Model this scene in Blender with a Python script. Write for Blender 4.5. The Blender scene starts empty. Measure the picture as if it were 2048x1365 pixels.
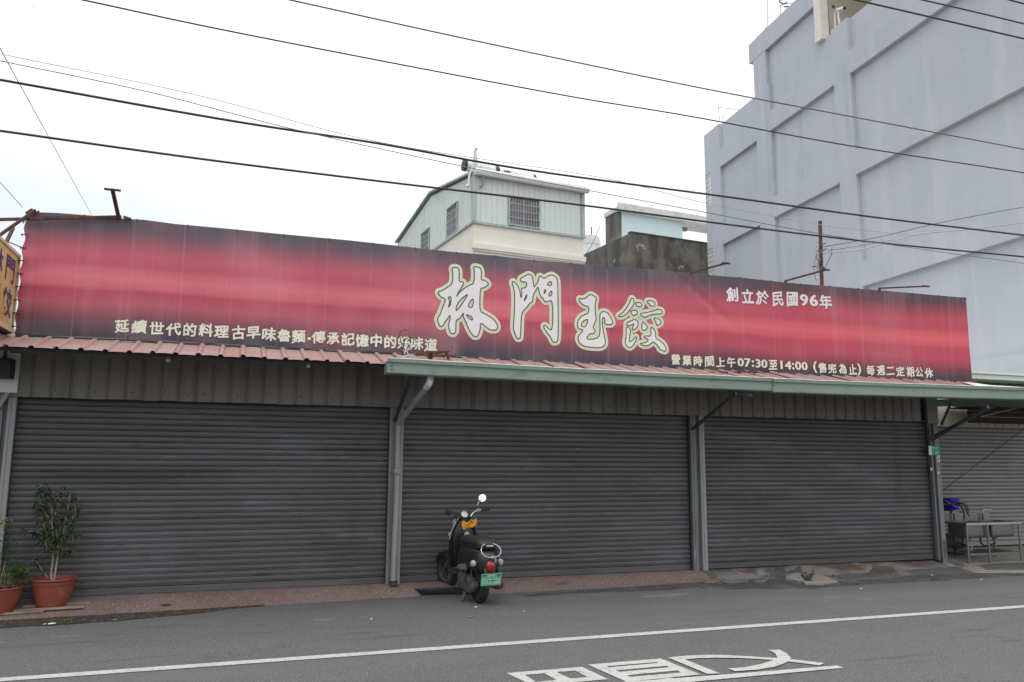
import bpy, math, random
from mathutils import Vector as V, Matrix
random.seed(7)
sc = bpy.context.scene
COL = sc.collection
R = math.radians

# ------------------------------------------------------------------ camera
H = 1.6
PITCH, ROLL, YAW, FPX = R(8.58), R(0.34), R(18.92), 1593.0
cy, sy = math.cos(YAW), math.sin(YAW)
FWD = V((sy*math.cos(PITCH), cy*math.cos(PITCH), math.sin(PITCH)))
_r = V((cy, -sy, 0)); _u = _r.cross(FWD)
CR, SR = math.cos(ROLL), math.sin(ROLL)
RGT = _r*CR + _u*SR
UPV = _u*CR - _r*SR
cam_d = bpy.data.cameras.new('camera')
cam = bpy.data.objects.new('camera', cam_d); COL.objects.link(cam)
m = Matrix((RGT, UPV, -FWD)).transposed().to_4x4(); m.translation = (0, 0, H)
cam.matrix_world = m
cam_d.sensor_width = 36; cam_d.lens = 36*FPX/2048
cam_d.clip_end = 2000; cam_d.clip_start = .05
sc.camera = cam

# ------------------------------------------------------------------ world, sun, exposure
SUN_EL, SUN_AZ = R(68), R(215)      # compass azimuth, measured from +Y
w = bpy.data.worlds.new('World'); sc.world = w; w.use_nodes = True
nt = w.node_tree; nt.nodes.clear()
out = nt.nodes.new('ShaderNodeOutputWorld')
sky = nt.nodes.new('ShaderNodeTexSky'); sky.sky_type = 'NISHITA'; sky.sun_disc = False
sky.sun_elevation = SUN_EL; sky.sun_rotation = SUN_AZ; sky.dust_density = 3; sky.air_density = 1.5
bg1 = nt.nodes.new('ShaderNodeBackground'); bg1.inputs[1].default_value = .05
nt.links.new(sky.outputs[0], bg1.inputs[0])
# the cloud deck: thin, even overcast, a shade greyer in soft bands
tc = nt.nodes.new('ShaderNodeTexCoord')
nz = nt.nodes.new('ShaderNodeTexNoise'); nz.inputs['Scale'].default_value = 1.6; nz.inputs['Detail'].default_value = 4
nt.links.new(tc.outputs['Generated'], nz.inputs['Vector'])
rp = nt.nodes.new('ShaderNodeValToRGB'); rp.color_ramp.elements[0].position = .3; rp.color_ramp.elements[1].position = .62
rp.color_ramp.elements[0].color = (.76, .80, .86, 1); rp.color_ramp.elements[1].color = (1, 1, 1, 1)
nt.links.new(nz.outputs[0], rp.inputs[0])
bg2 = nt.nodes.new('ShaderNodeBackground')
sx = nt.nodes.new('ShaderNodeSeparateXYZ'); nt.links.new(tc.outputs['Generated'], sx.inputs[0])
gr = nt.nodes.new('ShaderNodeMapRange'); gr.inputs[1].default_value = 0; gr.inputs[2].default_value = 1; gr.inputs[3].default_value = .44; gr.inputs[4].default_value = 2.25
nt.links.new(sx.outputs[2], gr.inputs[0])
gx = nt.nodes.new('ShaderNodeMapRange'); gx.inputs[1].default_value = -.45; gx.inputs[2].default_value = .35; gx.inputs[3].default_value = .88; gx.inputs[4].default_value = 1.04; gx.interpolation_type = 'SMOOTHSTEP'
nt.links.new(sx.outputs[0], gx.inputs[0])
ml = nt.nodes.new('ShaderNodeMath'); ml.operation = 'MULTIPLY'; nt.links.new(gr.outputs[0], ml.inputs[0]); nt.links.new(gx.outputs[0], ml.inputs[1]); nt.links.new(ml.outputs[0], bg2.inputs[1])
nt.links.new(rp.outputs[0], bg2.inputs[0])
add = nt.nodes.new('ShaderNodeAddShader')
nt.links.new(bg1.outputs[0], add.inputs[0]); nt.links.new(bg2.outputs[0], add.inputs[1])
nt.links.new(add.outputs[0], out.inputs[0])
sd = bpy.data.lights.new('sun', 'SUN'); sd.energy = .55; sd.angle = R(25); sd.color = (1, .97, .92)
so = bpy.data.objects.new('sun', sd); COL.objects.link(so)
sdir = V((math.sin(SUN_AZ)*math.cos(SUN_EL), math.cos(SUN_AZ)*math.cos(SUN_EL), math.sin(SUN_EL)))
so.rotation_euler = sdir.to_track_quat('Z', 'Y').to_euler(); so.location = (0, -5, 20)
sc.view_settings.view_transform = 'Standard'; sc.view_settings.look = 'None'
sc.view_settings.exposure = 0; sc.view_settings.gamma = 1; sc.view_settings.use_curve_mapping = False

# ------------------------------------------------------------------ measuring: where a sight line meets a plane of the place
def sight(px, py): return FWD + RGT*((px-1024)/FPX) + UPV*((682.5-py)/FPX)
def onp(px, py, P, n):
    d = sight(px, py); n = V(n); t = (V(P)-V((0, 0, H))).dot(n)/d.dot(n)
    return d*t + V((0, 0, H))
def onY(px, py, Y): return onp(px, py, (0, Y, 0), (0, 1, 0))
def onZ(px, py, Z): return onp(px, py, (0, 0, Z), (0, 0, 1))
def onX(px, py, X): return onp(px, py, (X, 0, 0), (1, 0, 0))

# ------------------------------------------------------------------ mesh helpers
class MB:
    def __init__(s): s.v = []; s.f = []; s.uv = {}
    def add(s, vs, fs):
        b = len(s.v); s.v += [V(p) for p in vs]; s.f += [tuple(b+i for i in f) for f in fs]; return s
    def box(s, x0, x1, y0, y1, z0, z1):
        return s.add([(x0,y0,z0),(x1,y0,z0),(x1,y1,z0),(x0,y1,z0),(x0,y0,z1),(x1,y0,z1),(x1,y1,z1),(x0,y1,z1)],
                     [(0,3,2,1),(4,5,6,7),(0,1,5,4),(1,2,6,5),(2,3,7,6),(3,0,4,7)])
    def beam(s, p0, p1, w, h, up=(0, 0, 1)):
        p0, p1 = V(p0), V(p1); d = (p1-p0).normalized(); up = V(up)
        if abs(d.dot(up)) > .98: up = V((0, 1, 0))
        a = d.cross(up).normalized()*(w/2); b = a.cross(d).normalized()*(h/2)
        vs = [p+sa*a+sb*b for p in (p0, p1) for sa, sb in ((-1,-1),(1,-1),(1,1),(-1,1))]
        return s.add(vs, [(0,3,2,1),(4,5,6,7),(0,1,5,4),(1,2,6,5),(2,3,7,6),(3,0,4,7)])
    def tube(s, pts, r, n=8, caps=True):
        pts = [V(p) for p in pts]; k = len(pts); vs = []; fs = []
        rr = r if isinstance(r, (list, tuple)) else [r]*k
        a = None
        for i, p in enumerate(pts):
            t = (pts[min(i+1, k-1)]-pts[max(i-1, 0)])
            t = t.normalized() if t.length > 1e-9 else V((0, 0, 1))
            if a is None:
                a = t.cross(V((0, 0, 1)))
                if a.length < 1e-3: a = t.cross(V((0, 1, 0)))
            a = (a - t*a.dot(t)).normalized(); b = t.cross(a)
            for j in range(n):
                q = 2*math.pi*j/n; vs.append(p+(a*math.cos(q)+b*math.sin(q))*rr[i])
        for i in range(k-1):
            for j in range(n):
                fs.append((i*n+j, i*n+(j+1)%n, (i+1)*n+(j+1)%n, (i+1)*n+j))
        if caps: fs += [tuple(range(n))[::-1], tuple((k-1)*n+j for j in range(n))]
        return s.add(vs, fs)
    def lathe(s, prof, c=(0, 0, 0), n=24, axis='Z', caps=False, M=None):
        c = V(c); vs = []; fs = []
        for r, z in prof:
            for j in range(n):
                q = 2*math.pi*j/n; x, y = r*math.cos(q), r*math.sin(q)
                p = {'Z': V((x, y, z)), 'Y': V((x, z, y)), 'X': V((z, x, y))}[axis]
                if M: p = M @ p
                vs.append(c+p)
        k = len(prof)
        for i in range(k-1):
            for j in range(n): fs.append((i*n+j, i*n+(j+1)%n, (i+1)*n+(j+1)%n, (i+1)*n+j))
        if caps: fs += [tuple(range(n))[::-1], tuple((k-1)*n+j for j in range(n))]
        return s.add(vs, fs)
    def loft(s, rings, caps=True, close=True):
        n = len(rings[0]); vs = [p for r in rings for p in r]; fs = []
        for i in range(len(rings)-1):
            for j in range(n if close else n-1): fs.append((i*n+j, i*n+(j+1)%n, (i+1)*n+(j+1)%n, (i+1)*n+j))
        if caps: fs += [tuple(range(n))[::-1], tuple((len(rings)-1)*n+j for j in range(n))]
        return s.add(vs, fs)
    def prism(s, poly, d):
        """solid polygon (3-D points, one plane) pushed along the vector d"""
        n = len(poly); d = V(d); vs = [V(p) for p in poly]+[V(p)+d for p in poly]
        return s.add(vs, [tuple(range(n)), tuple(range(2*n-1, n-1, -1))]+[(i, (i+1)%n, n+(i+1)%n, n+i) for i in range(n)])
    def grid(s, fn, nu, nv):
        vs = [fn(i/nu, j/nv) for j in range(nv+1) for i in range(nu+1)]
        return s.add(vs, [(j*(nu+1)+i, j*(nu+1)+i+1, (j+1)*(nu+1)+i+1, (j+1)*(nu+1)+i) for j in range(nv) for i in range(nu)])
    def mesh(s, name, mat, smooth=False, org=(0, 0, 0), bevel=0):
        me = bpy.data.meshes.new(name); o = V(org)
        me.from_pydata([tuple(p-o) for p in s.v], [], s.f)
        import bmesh
        bm = bmesh.new(); bm.from_mesh(me); bmesh.ops.recalc_face_normals(bm, faces=bm.faces)
        if bevel: bmesh.ops.bevel(bm, geom=[e for e in bm.edges if e.calc_face_angle(0) > .6], offset=bevel, segments=2, affect='EDGES', profile=.6)
        bm.to_mesh(me); bm.free()
        if mat: me.materials.append(mat)
        if smooth:
            me.polygons.foreach_set('use_smooth', [True]*len(me.polygons))
            try: me.set_sharp_from_angle(angle=R(38 if smooth is True else smooth))
            except Exception: pass
        return me
    def build(s, name, mat, parent=None, smooth=False, bevel=0, label=None, cat=None, group=None, kind=None, local=False):
        org = (0, 0, 0)
        if parent is not None and not local: org = ORG.get(parent.name, V((0, 0, 0)))
        o = bpy.data.objects.new(name, s.mesh(name, mat, smooth, org, bevel)); COL.objects.link(o)
        if parent is not None: o.parent = parent; ORG[o.name] = V(org)
        tag(o, label, cat, group, kind); return o
ORG = {}
def tag(o, label=None, cat=None, group=None, kind=None):
    if label: o['label'] = label
    if cat: o['category'] = cat
    if group: o['group'] = group
    if kind: o['kind'] = kind
    return o
def thing(name, loc, label, cat, group=None, rot=None):
    o = bpy.data.objects.new(name, None); COL.objects.link(o); o.location = loc; o.empty_display_size = .2
    if rot: o.rotation_euler = rot
    ORG[o.name] = V(loc); return tag(o, label, cat, group)
def inst(src, parent, off, name=None):
    """a copy that shares its mesh, moved by off"""
    c = src.copy(); COL.objects.link(c); c.parent = parent; c.location = V(src.location)+V(off); return c
def superring(cx, hy, hz, zc, x=None, e=2.6, n=20, yc=0, tilt=0):
    pts = []
    for j in range(n):
        q = 2*math.pi*j/n; c, s_ = math.cos(q), math.sin(q)
        y = hy*math.copysign(abs(c)**(2/e), c); z = hz*math.copysign(abs(s_)**(2/e), s_)
        pts.append(V((cx - tilt*z, yc+y, zc+z)))
    return pts
def smooth_line(pts, k=6):
    """Catmull-Rom through the points"""
    pts = [V(p) for p in pts]
    if len(pts) < 3: return pts
    res = []; P = [pts[0]*2-pts[1]]+pts+[pts[-1]*2-pts[-2]]
    for i in range(1, len(P)-2):
        a, b, c, d = P[i-1:i+3]
        for j in range(k):
            t = j/k
            res.append(.5*((2*b)+(c-a)*t+(2*a-5*b+4*c-d)*t*t+(3*b-a-3*c+d)*t**3))
    res.append(pts[-1]); return res
def chaikin(p, it=1):
    for _ in range(it):
        q = []
        for i in range(len(p)):
            a, b = p[i], p[(i+1)%len(p)]
            q += [(a[0]*.75+b[0]*.25, a[1]*.75+b[1]*.25), (a[0]*.25+b[0]*.75, a[1]*.25+b[1]*.75)]
        p = q
    return p
def fill2d(contours):
    """triangulated area of 2-D contours with holes -> (verts, faces)"""
    cu = bpy.data.curves.new('tmp', 'CURVE'); cu.dimensions = '2D'; cu.fill_mode = 'FRONT'
    for c in contours:
        sp = cu.splines.new('POLY'); sp.points.add(len(c)-1); sp.use_cyclic_u = True
        for i, p in enumerate(c): sp.points[i].co = (p[0], p[1], 0, 1)
    o = bpy.data.objects.new('tmp', cu); COL.objects.link(o)
    dg = bpy.context.evaluated_depsgraph_get(); me = bpy.data.meshes.new_from_object(o.evaluated_get(dg))
    r = [tuple(v.co) for v in me.vertices], [tuple(p.vertices) for p in me.polygons]
    bpy.data.objects.remove(o); bpy.data.curves.remove(cu); bpy.data.meshes.remove(me); return r
_g = {}
def glyph(ch, offs=.03):
    if (ch, offs) in _g: return _g[(ch, offs)]
    cu = bpy.data.curves.new('tmp', 'FONT'); cu.body = ch; cu.size = 1; cu.offset = offs; cu.resolution_u = 3
    o = bpy.data.objects.new('tmp', cu); COL.objects.link(o)
    dg = bpy.context.evaluated_depsgraph_get(); me = bpy.data.meshes.new_from_object(o.evaluated_get(dg))
    vs = [tuple(v.co) for v in me.vertices]; fs = [tuple(p.vertices) for p in me.polygons]
    bpy.data.objects.remove(o); bpy.data.curves.remove(cu); bpy.data.meshes.remove(me)
    xs = [v[0] for v in vs]; ys = [v[1] for v in vs]
    x0, x1, y0, y1 = min(xs), max(xs), min(ys), max(ys)
    _g[(ch, offs)] = ([((v[0]-(x0+x1)/2), (v[1]-(y0+y1)/2)) for v in vs], fs, x1-x0, y1-y0)
    return _g[(ch, offs)]

# ------------------------------------------------------------------ materials
def mat(name, col, rough=.7, metal=0, layers=(), bump=(), spec=None, trans=0, alpha=None, sub=None, coat=0):
    """layers: (scale, stretch xyz, lo, hi, colour, amount[, detail]); bump: (scale, stretch, strength, distance)"""
    mt = bpy.data.materials.new(name); mt.use_nodes = True; n = mt.node_tree; b = n.nodes['Principled BSDF']
    b.inputs['Roughness'].default_value = rough; b.inputs['Metallic'].default_value = metal
    if spec is not None: b.inputs['Specular IOR Level'].default_value = spec
    if trans: b.inputs['Transmission Weight'].default_value = trans
    if coat: b.inputs['Coat Weight'].default_value = coat
    pos = n.nodes.new('ShaderNodeNewGeometry').outputs['Position']
    rgb = n.nodes.new('ShaderNodeRGB'); rgb.outputs[0].default_value = (*col, 1); cur = rgb.outputs[0]
    def noise(scale, st, detail, rgh=.6):
        mp = n.nodes.new('ShaderNodeMapping'); mp.inputs['Scale'].default_value = st
        n.links.new(pos, mp.inputs[0]); t = n.nodes.new('ShaderNodeTexNoise')
        t.inputs['Scale'].default_value = scale; t.inputs['Detail'].default_value = detail; t.inputs['Roughness'].default_value = rgh
        n.links.new(mp.outputs[0], t.inputs['Vector']); return t.outputs[0]
    for L in layers:
        sc_, st, lo, hi, c2, amt = L[:6]; det = L[6] if len(L) > 6 else 5
        mr = n.nodes.new('ShaderNodeMapRange'); mr.inputs[1].default_value = lo; mr.inputs[2].default_value = hi
        mr.inputs[4].default_value = amt; mr.interpolation_type = 'SMOOTHSTEP'
        src_ = noise(sc_, st, det)
        if len(L) > 7:      # thin wandering lines, broken up by a second noise
            a1 = n.nodes.new('ShaderNodeMath'); a1.operation = 'SUBTRACT'; a1.inputs[1].default_value = .5; n.links.new(src_, a1.inputs[0])
            a2 = n.nodes.new('ShaderNodeMath'); a2.operation = 'ABSOLUTE'; n.links.new(a1.outputs[0], a2.inputs[0])
            n.links.new(a2.outputs[0], mr.inputs[0]); mr.inputs[1].default_value = hi; mr.inputs[2].default_value = lo
            m2 = n.nodes.new('ShaderNodeMapRange'); m2.inputs[1].default_value = L[7]; m2.inputs[2].default_value = L[7]+.06
            n.links.new(noise(sc_*1.7+.3, I, 2), m2.inputs[0])
            a3 = n.nodes.new('ShaderNodeMath'); a3.operation = 'MULTIPLY'; n.links.new(mr.outputs[0], a3.inputs[0]); n.links.new(m2.outputs[0], a3.inputs[1]); mr = a3
        else: n.links.new(src_, mr.inputs[0])
        mx = n.nodes.new('ShaderNodeMix'); mx.data_type = 'RGBA'
        n.links.new(mr.outputs[0], mx.inputs[0]); n.links.new(cur, mx.inputs[6]); mx.inputs[7].default_value = (*c2, 1)
        cur = mx.outputs[2]
    n.links.new(cur, b.inputs['Base Color'])
    prev = None
    for sc_, st, strg, dist in bump:
        bp = n.nodes.new('ShaderNodeBump'); bp.inputs['Strength'].default_value = strg; bp.inputs['Distance'].default_value = dist
        n.links.new(noise(sc_, st, 6), bp.inputs['Height'])
        if prev: n.links.new(prev, bp.inputs['Normal'])
        prev = bp.outputs[0]
    if prev: n.links.new(prev, b.inputs['Normal'])
    return mt
I = (1, 1, 1)
VS = (1, 1, .06)       # vertical streaks
HS = (.25, 1, 1)
M = {}
M['asphalt'] = mat('asphalt', (.138, .134, .128), .9, layers=[
    (1.1, (.25, 1.2, 1), .44, .66, (.095, .093, .09), .65, 7), (.5, I, .5, .75, (.165, .163, .158), .5),
    (48, I, .56, .64, (.34, .33, .31), .6, 2), (60, I, .32, .44, (.05, .048, .046), .7, 2), (120, I, .60, .66, (.42, .41, .39), .6, 1),
    (240, I, .55, .7, (.26, .255, .245), .5, 1), (2.2, (.22, 2.6, 1), .60, .68, (.065, .063, .06), .65, 6), (.5, (.15, 1.4, 1), .52, .66, (.12, .117, .112), .7, 4), (.45, I, .0, .004, (.05, .048, .046), .8, 6, .56), (1.6, (.3, 1, 1), .62, .68, (.20, .196, .188), .6, 6),
    (7, (.3, 2.2, 1), .66, .74, (.05, .045, .04), .7, 4)],
    bump=[(220, I, .5, .004), (30, I, .25, .01)])
M['asphalt_patch'] = mat('asphalt_patch', (.045, .043, .040), .8, layers=[(3, I, .45, .7, (.11, .105, .1), .8), (60, I, .56, .68, (.25, .24, .22), .5, 2)], bump=[(90, I, .6, .01)])
M['paint_white'] = mat('paint_white', (.49, .475, .43), .8, layers=[(9, I, .50, .68, (.40, .385, .36), .8), (100, I, .56, .63, (.17, .168, .16), .7, 3), (16, I, .60, .66, (.17, .168, .16), .8, 6), (3, (1, 1, 1), .50, .70, (.38, .37, .34), .7, 6)], bump=[(220, I, .3, .003)])
M['pave_pink'] = mat('pave_pink', (.31, .225, .20), .85, layers=[
    (1.6, I, .48, .64, (.21, .145, .125), .8), (55, I, .52, .62, (.46, .38, .35), .75, 2), (62, I, .36, .46, (.12, .075, .065), .75, 2), (.6, (.6, 2, 1), .52, .66, (.20, .165, .15), .7, 7),
    (3.3, (.5, 1.5, 1), .60, .72, (.10, .075, .065), .8, 6), (.9, I, .55, .7, (.33, .27, .235), .6)],
    bump=[(140, I, .4, .004), (4, I, .3, .02)])
M['pave_grey'] = mat('pave_grey', (.20, .175, .15), .85, layers=[
    (1.2, (.6, 1.3, 1), .44, .56, (.075, .055, .045), .9, 6), (2.1, I, .55, .66, (.34, .32, .28), .7, 6), (5, (.4, 1, 1), .6, .72, (.05, .042, .038), .8, 6),
    (80, I, .55, .68, (.4, .37, .33), .35, 2), (1.8, (.5, 1, 1), .62, .7, (.21, .12, .09), .6, 4)],
    bump=[(60, I, .5, .008), (6, I, .5, .03)])
M['pave_light'] = mat('pave_light', (.26, .24, .21), .85, layers=[(1.5, I, .45, .62, (.24, .20, .16), .8, 6), (5, I, .58, .72, (.14, .12, .1), .6, 6)], bump=[(50, I, .4, .006)])
M['pave_mid'] = mat('pave_mid', (.19, .17, .145), .85, layers=[(1.5, I, .45, .62, (.13, .11, .095), .8, 6), (5, I, .55, .70, (.27, .25, .22), .6, 6)], bump=[(50, I, .4, .006)])
M['steel_bright'] = mat('steel_bright', (.55, .54, .52), .3, .6, layers=[(9, I, .55, .7, (.35, .34, .32), .6)])
M['dirt'] = mat('dirt', (.028, .025, .021), .95, layers=[(18, I, .5, .62, (.10, .085, .06), .8), (50, I, .6, .68, (.06, .09, .03), .5)], bump=[(60, I, .8, .02)])
def rusty(name, col, **k): return mat(name, col, .6, 0, **k)
M['slat'] = mat('slat_grey', (.104, .103, .104), .52, .1, layers=[
    (.55, (1, 1, 1.6), .40, .66, (.080, .078, .076), .8), (2.4, (.3, 1, 2), .50, .70, (.160, .164, .174), .6),
    (5, (.6, 1, 4), .665, .705, (.12, .042, .032), .6, 2), (9, (.12, 1, 4), .60, .70, (.05, .048, .048), .7, 5), (1.3, (.25, 1, 3), .54, .70, (.055, .052, .049), .7, 7), (.9, (1.2, 1, .10), .56, .70, (.062, .059, .055), .6, 6),
    (3, (1.6, 1, .12), .60, .74, (.10, .098, .096), .6), (14, (.15, 1, 6), .715, .75, (.40, .40, .40), .55, 3)],
    bump=[(5, (.4, 1, 1), .15, .01)])
M['slat_pale'] = mat('slat_pale', (.30, .30, .295), .45, .1, layers=[(1, I, .4, .66, (.24, .24, .24), .8),
    (6, (1.2, 1, 3.0), .635, .67, (.34, .12, .08), .7, 2), (9, (.15, 1, 4), .64, .74, (.2, .2, .2), .5)])
M['clad'] = mat('cladding_grey', (.20, .186, .162), .5, .1, layers=[(1.3, (1, 1, .35), .42, .66, (.165, .155, .142), .8), (4, VS, .50, .70, (.115, .095, .083), .7, 6), (2.2, I, .62, .74, (.25, .16, .14), .5)], bump=[(3, I, .2, .01)])
M['clad_cream'] = mat('cladding_cream', (.60, .56, .44), .5, layers=[(3, VS, .5, .72, (.42, .38, .28), .6)])
M['clad_olive'] = mat('cladding_olive', (.16, .145, .10), .6, layers=[(3, VS, .5, .72, (.1, .09, .065), .7)])
M['post'] = mat('post_steel', (.205, .208, .21), .5, .2, layers=[(2.2, (1, 1, .3), .45, .68, (.13, .13, .132), .8), (8, (1, 1, .25), .62, .7, (.40, .41, .42), .7), (5, (2, 1, .4), .68, .74, (.16, .09, .06), .7)])
M['post_pale'] = mat('post_pale', (.30, .303, .306), .5, .1, layers=[(3, (1, 1, .3), .5, .7, (.28, .28, .28), .8), (14, (2, 1, .5), .68, .74, (.16, .12, .1), .7)])
M['red_roof'] = mat('red_roof', (.36, .205, .185), .6, layers=[(2.0, (1, 1, 1), .40, .62, (.34, .275, .245), .9), (5, (.6, 2, 1), .55, .7, (.30, .15, .14), .7), (30, I, .70, .74, (.07, .05, .04), .8, 2)])
M['red_rib'] = mat('red_rib', (.385, .20, .18), .55, layers=[(3, I, .40, .55, (.36, .26, .235), .85), (20, I, .68, .74, (.2, .1, .09), .6)])
M['gutter'] = mat('gutter_green', (.215, .275, .23), .5, layers=[(.8, (.8, 1, 2), .42, .64, (.255, .305, .262), .7), (6, (.5, 1, 1), .56, .70, (.15, .185, .155), .7, 6), (2.2, (1, 1, 1), .62, .70, (.20, .19, .16), .5, 6), (13, (2, 1, .2), .66, .76, (.12, .13, .1), .5)])
M['gutter_lip'] = mat('gutter_lip', (.66, .70, .64), .5, layers=[(3, I, .5, .7, (.5, .55, .48), .7)])
M['green_dark'] = mat('green_sheet', (.10, .17, .12), .6, layers=[(2, I, .5, .7, (.05, .07, .05), .6)])
M['tar'] = mat('tar', (.085, .078, .07), .85, layers=[(4, I, .45, .65, (.055, .05, .046), .7), (60, I, .56, .66, (.2, .19, .17), .4, 2)], bump=[(30, I, .5, .01)])
M['white_sheet'] = mat('white_sheet', (.70, .70, .64), .6, layers=[(2, I, .5, .7, (.55, .54, .48), .5), (6, VS, .6, .75, (.4, .38, .3), .4)])
M['rust'] = mat('rust', (.13, .055, .035), .9, layers=[(9, I, .45, .62, (.055, .03, .025), .9), (22, I, .6, .7, (.24, .10, .055), .7)], bump=[(50, I, .5, .004)])
M['rust_dark'] = mat('rust_dark', (.07, .04, .032), .85, layers=[(9, I, .5, .65, (.16, .07, .045), .8)])
M['dark_steel'] = mat('dark_steel', (.075, .075, .08), .6, .2, layers=[(5, I, .5, .7, (.13, .12, .11), .6)])
M['pvc'] = mat('pvc_white', (.72, .72, .70), .4, layers=[(6, (1, 1, .5), .5, .72, (.5, .5, .48), .6)])
M['pvc_grey'] = mat('pvc_grey', (.33, .34, .35), .5, layers=[(4, I, .45, .7, (.22, .22, .22), .7), (12, (1, 1, .4), .66, .74, (.12, .1, .09), .7)])
M['terracotta'] = mat('terracotta', (.27, .065, .038), .55, layers=[(4, I, .45, .7, (.20, .055, .036), .7), (7, (1, 1, .4), .6, .75, (.34, .13, .09), .45)])
M['soil'] = mat('soil', (.05, .035, .025), .95, bump=[(40, I, .8, .02)])
M['leaf_dark'] = mat('leaf_dark', (.034, .058, .024), .5, layers=[(6, I, .4, .6, (.042, .075, .026), .9), (11, I, .62, .7, (.08, .11, .04), .7)])
M['leaf_bright'] = mat('leaf_bright', (.09, .20, .04), .5, layers=[(9, I, .4, .62, (.04, .10, .02), .9), (15, I, .62, .72, (.14, .24, .06), .6)])
M['leaf_yellow'] = mat('leaf_yellow', (.22, .27, .07), .5, layers=[(9, I, .45, .62, (.09, .16, .03), .9)])
M['bark'] = mat('bark_pale', (.42, .33, .23), .8, layers=[(20, (1, 1, .3), .5, .7, (.2, .15, .1), .7)])
M['wood'] = mat('wood_plank', (.33, .27, .20), .85, layers=[(6, (.3, 2, 2), .45, .65, (.16, .12, .09), .8)])
M['brown'] = mat('brown_board', (.05, .018, .008), .7, layers=[(2, (.4, 1, 2), .45, .65, (.025, .012, .008), .8)])
M['stainless'] = mat('stainless', (.30, .29, .275), .36, .85, layers=[(3, (.4, 1, 1), .45, .65, (.30, .29, .28), .7), (9, I, .6, .72, (.2, .19, .17), .6)])
M['blue'] = mat('blue_plastic', (.028, .018, .36), .45, layers=[(5, I, .5, .7, (.02, .012, .24), .5)])
M['tub'] = mat('tub_plastic', (.34, .38, .40), .5, layers=[(5, I, .5, .7, (.24, .26, .27), .6)])
M['rubber'] = mat('rubber', (.022, .022, .023), .6)
M['cable'] = mat('cable_black', (.03, .03, .032), .6)
M['cable_grey'] = mat('cable_grey', (.16, .17, .15), .6)
M['cable_pale'] = mat('cable_pale', (.42, .42, .40), .6)
M['blue_wall'] = mat('blue_wall', (.485, .505, .55), .85, layers=[
    (.35, I, .42, .64, (.44, .462, .505), .8), (1.8, (1, 1, .035), .52, .68, (.54, .55, .575), .6, 7), (1.1, (1, 1, .06), .58, .72, (.385, .40, .44), .55, 5), (4.5, (1, 1, .04), .64, .74, (.62, .63, .64), .5, 6), (.8, I, .56, .60, (.50, .505, .53), .5, 7), (.30, (1, 1, .45), .0, .0022, (.62, .62, .62), .55, 3, .58), (2.5, (1, 1, .08), .66, .74, (.36, .365, .38), .35, 6)],
    bump=[(2, I, .15, .03)])
M['beige_wall'] = mat('beige_wall', (.62, .55, .47), .8, layers=[(1, I, .45, .7, (.52, .46, .39), .6)])
M['tile_white'] = mat('tile_white', (.76, .73, .66), .35, layers=[(3, I, .5, .7, (.66, .62, .55), .6)])
M['cream_wall'] = mat('cream_wall', (.80, .765, .67), .8, layers=[(1.2, VS, .45, .7, (.74, .70, .60), .6), (6, VS, .64, .76, (.55, .48, .36), .35)])
M['green_clad'] = mat('green_clad', (.66, .70, .655), .5, layers=[(.8, VS, .4, .7, (.60, .64, .595), .7), (5, VS, .62, .75, (.42, .43, .36), .45)])
M['green_trim'] = mat('green_trim', (.40, .48, .445), .6, layers=[(4, I, .5, .7, (.17, .22, .19), .7)])
M['concrete'] = mat('concrete_old', (.15, .14, .12), .9, layers=[
    (1.5, (1, 1, .12), .38, .62, (.065, .06, .052), .9, 7), (.9, I, .5, .66, (.22, .205, .175), .7, 7), (1.7, I, .655, .70, (.5, .48, .44), .75, 9), (6, (1, 1, .1), .6, .72, (.045, .042, .038), .7)],
    bump=[(12, I, .4, .02)])
M['turquoise'] = mat('turquoise_wall', (.56, .70, .68), .8, layers=[(1, VS, .45, .7, (.62, .70, .67), .5)])
M['slab_white'] = mat('slab_white', (.66, .65, .62), .8, layers=[(2, I, .45, .65, (.5, .49, .46), .7, 6)])
M['glass'] = mat('window_glass', (.16, .15, .16), .25, layers=[(1.8, I, .45, .62, (.28, .25, .25), .7)], spec=.6)
M['grille'] = mat('grille_grey', (.42, .43, .43), .5, .2)
M['grille_white'] = mat('grille_white', (.72, .72, .70), .5)
M['chrome'] = mat('chrome', (.60, .60, .60), .22, 1)
M['chrome_dull'] = mat('chrome_dull', (.45, .45, .45), .4, .8, layers=[(20, I, .5, .7, (.2, .18, .16), .6)])
M['scooter'] = mat('scooter_paint', (.014, .0145, .016), .36, .0, layers=[(6, I, .45, .7, (.035, .035, .034), .5), (3, I, .5, .7, (.018, .018, .019), .8)])
M['black_plastic'] = mat('black_plastic', (.025, .025, .025), .55, layers=[(8, I, .5, .7, (.05, .048, .045), .6)])
M['seat'] = mat('seat_vinyl', (.022, .022, .022), .6)
M['tyre'] = mat('tyre', (.020, .020, .021), .8, bump=[(60, I, .4, .003)])
M['engine'] = mat('engine_alloy', (.17, .165, .16), .55, .5, layers=[(12, I, .45, .65, (.05, .045, .04), .9)])
M['mirror'] = mat('mirror_glass', (.95, .95, .95), .05, 1)
M['red_lens'] = mat('red_lens', (.26, .010, .012), .2, coat=.5)
M['clear_lens'] = mat('clear_lens', (.36, .36, .35), .15, coat=.5)
M['plate_green'] = mat('plate_green', (.13, .42, .25), .5, layers=[(30, I, .5, .7, (.2, .5, .34), .5)])
M['plate_ink'] = mat('plate_ink', (.50, .70, .60), .5)
M['yellow_cloth'] = mat('yellow_cloth', (.62, .28, .02), .7, layers=[(20, I, .5, .7, (.45, .19, .02), .6)])
M['dial'] = mat('dial_face', (.72, .72, .7), .3, coat=.3)
M['ink'] = mat('ink_black', (.04, .04, .04), .6)
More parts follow.
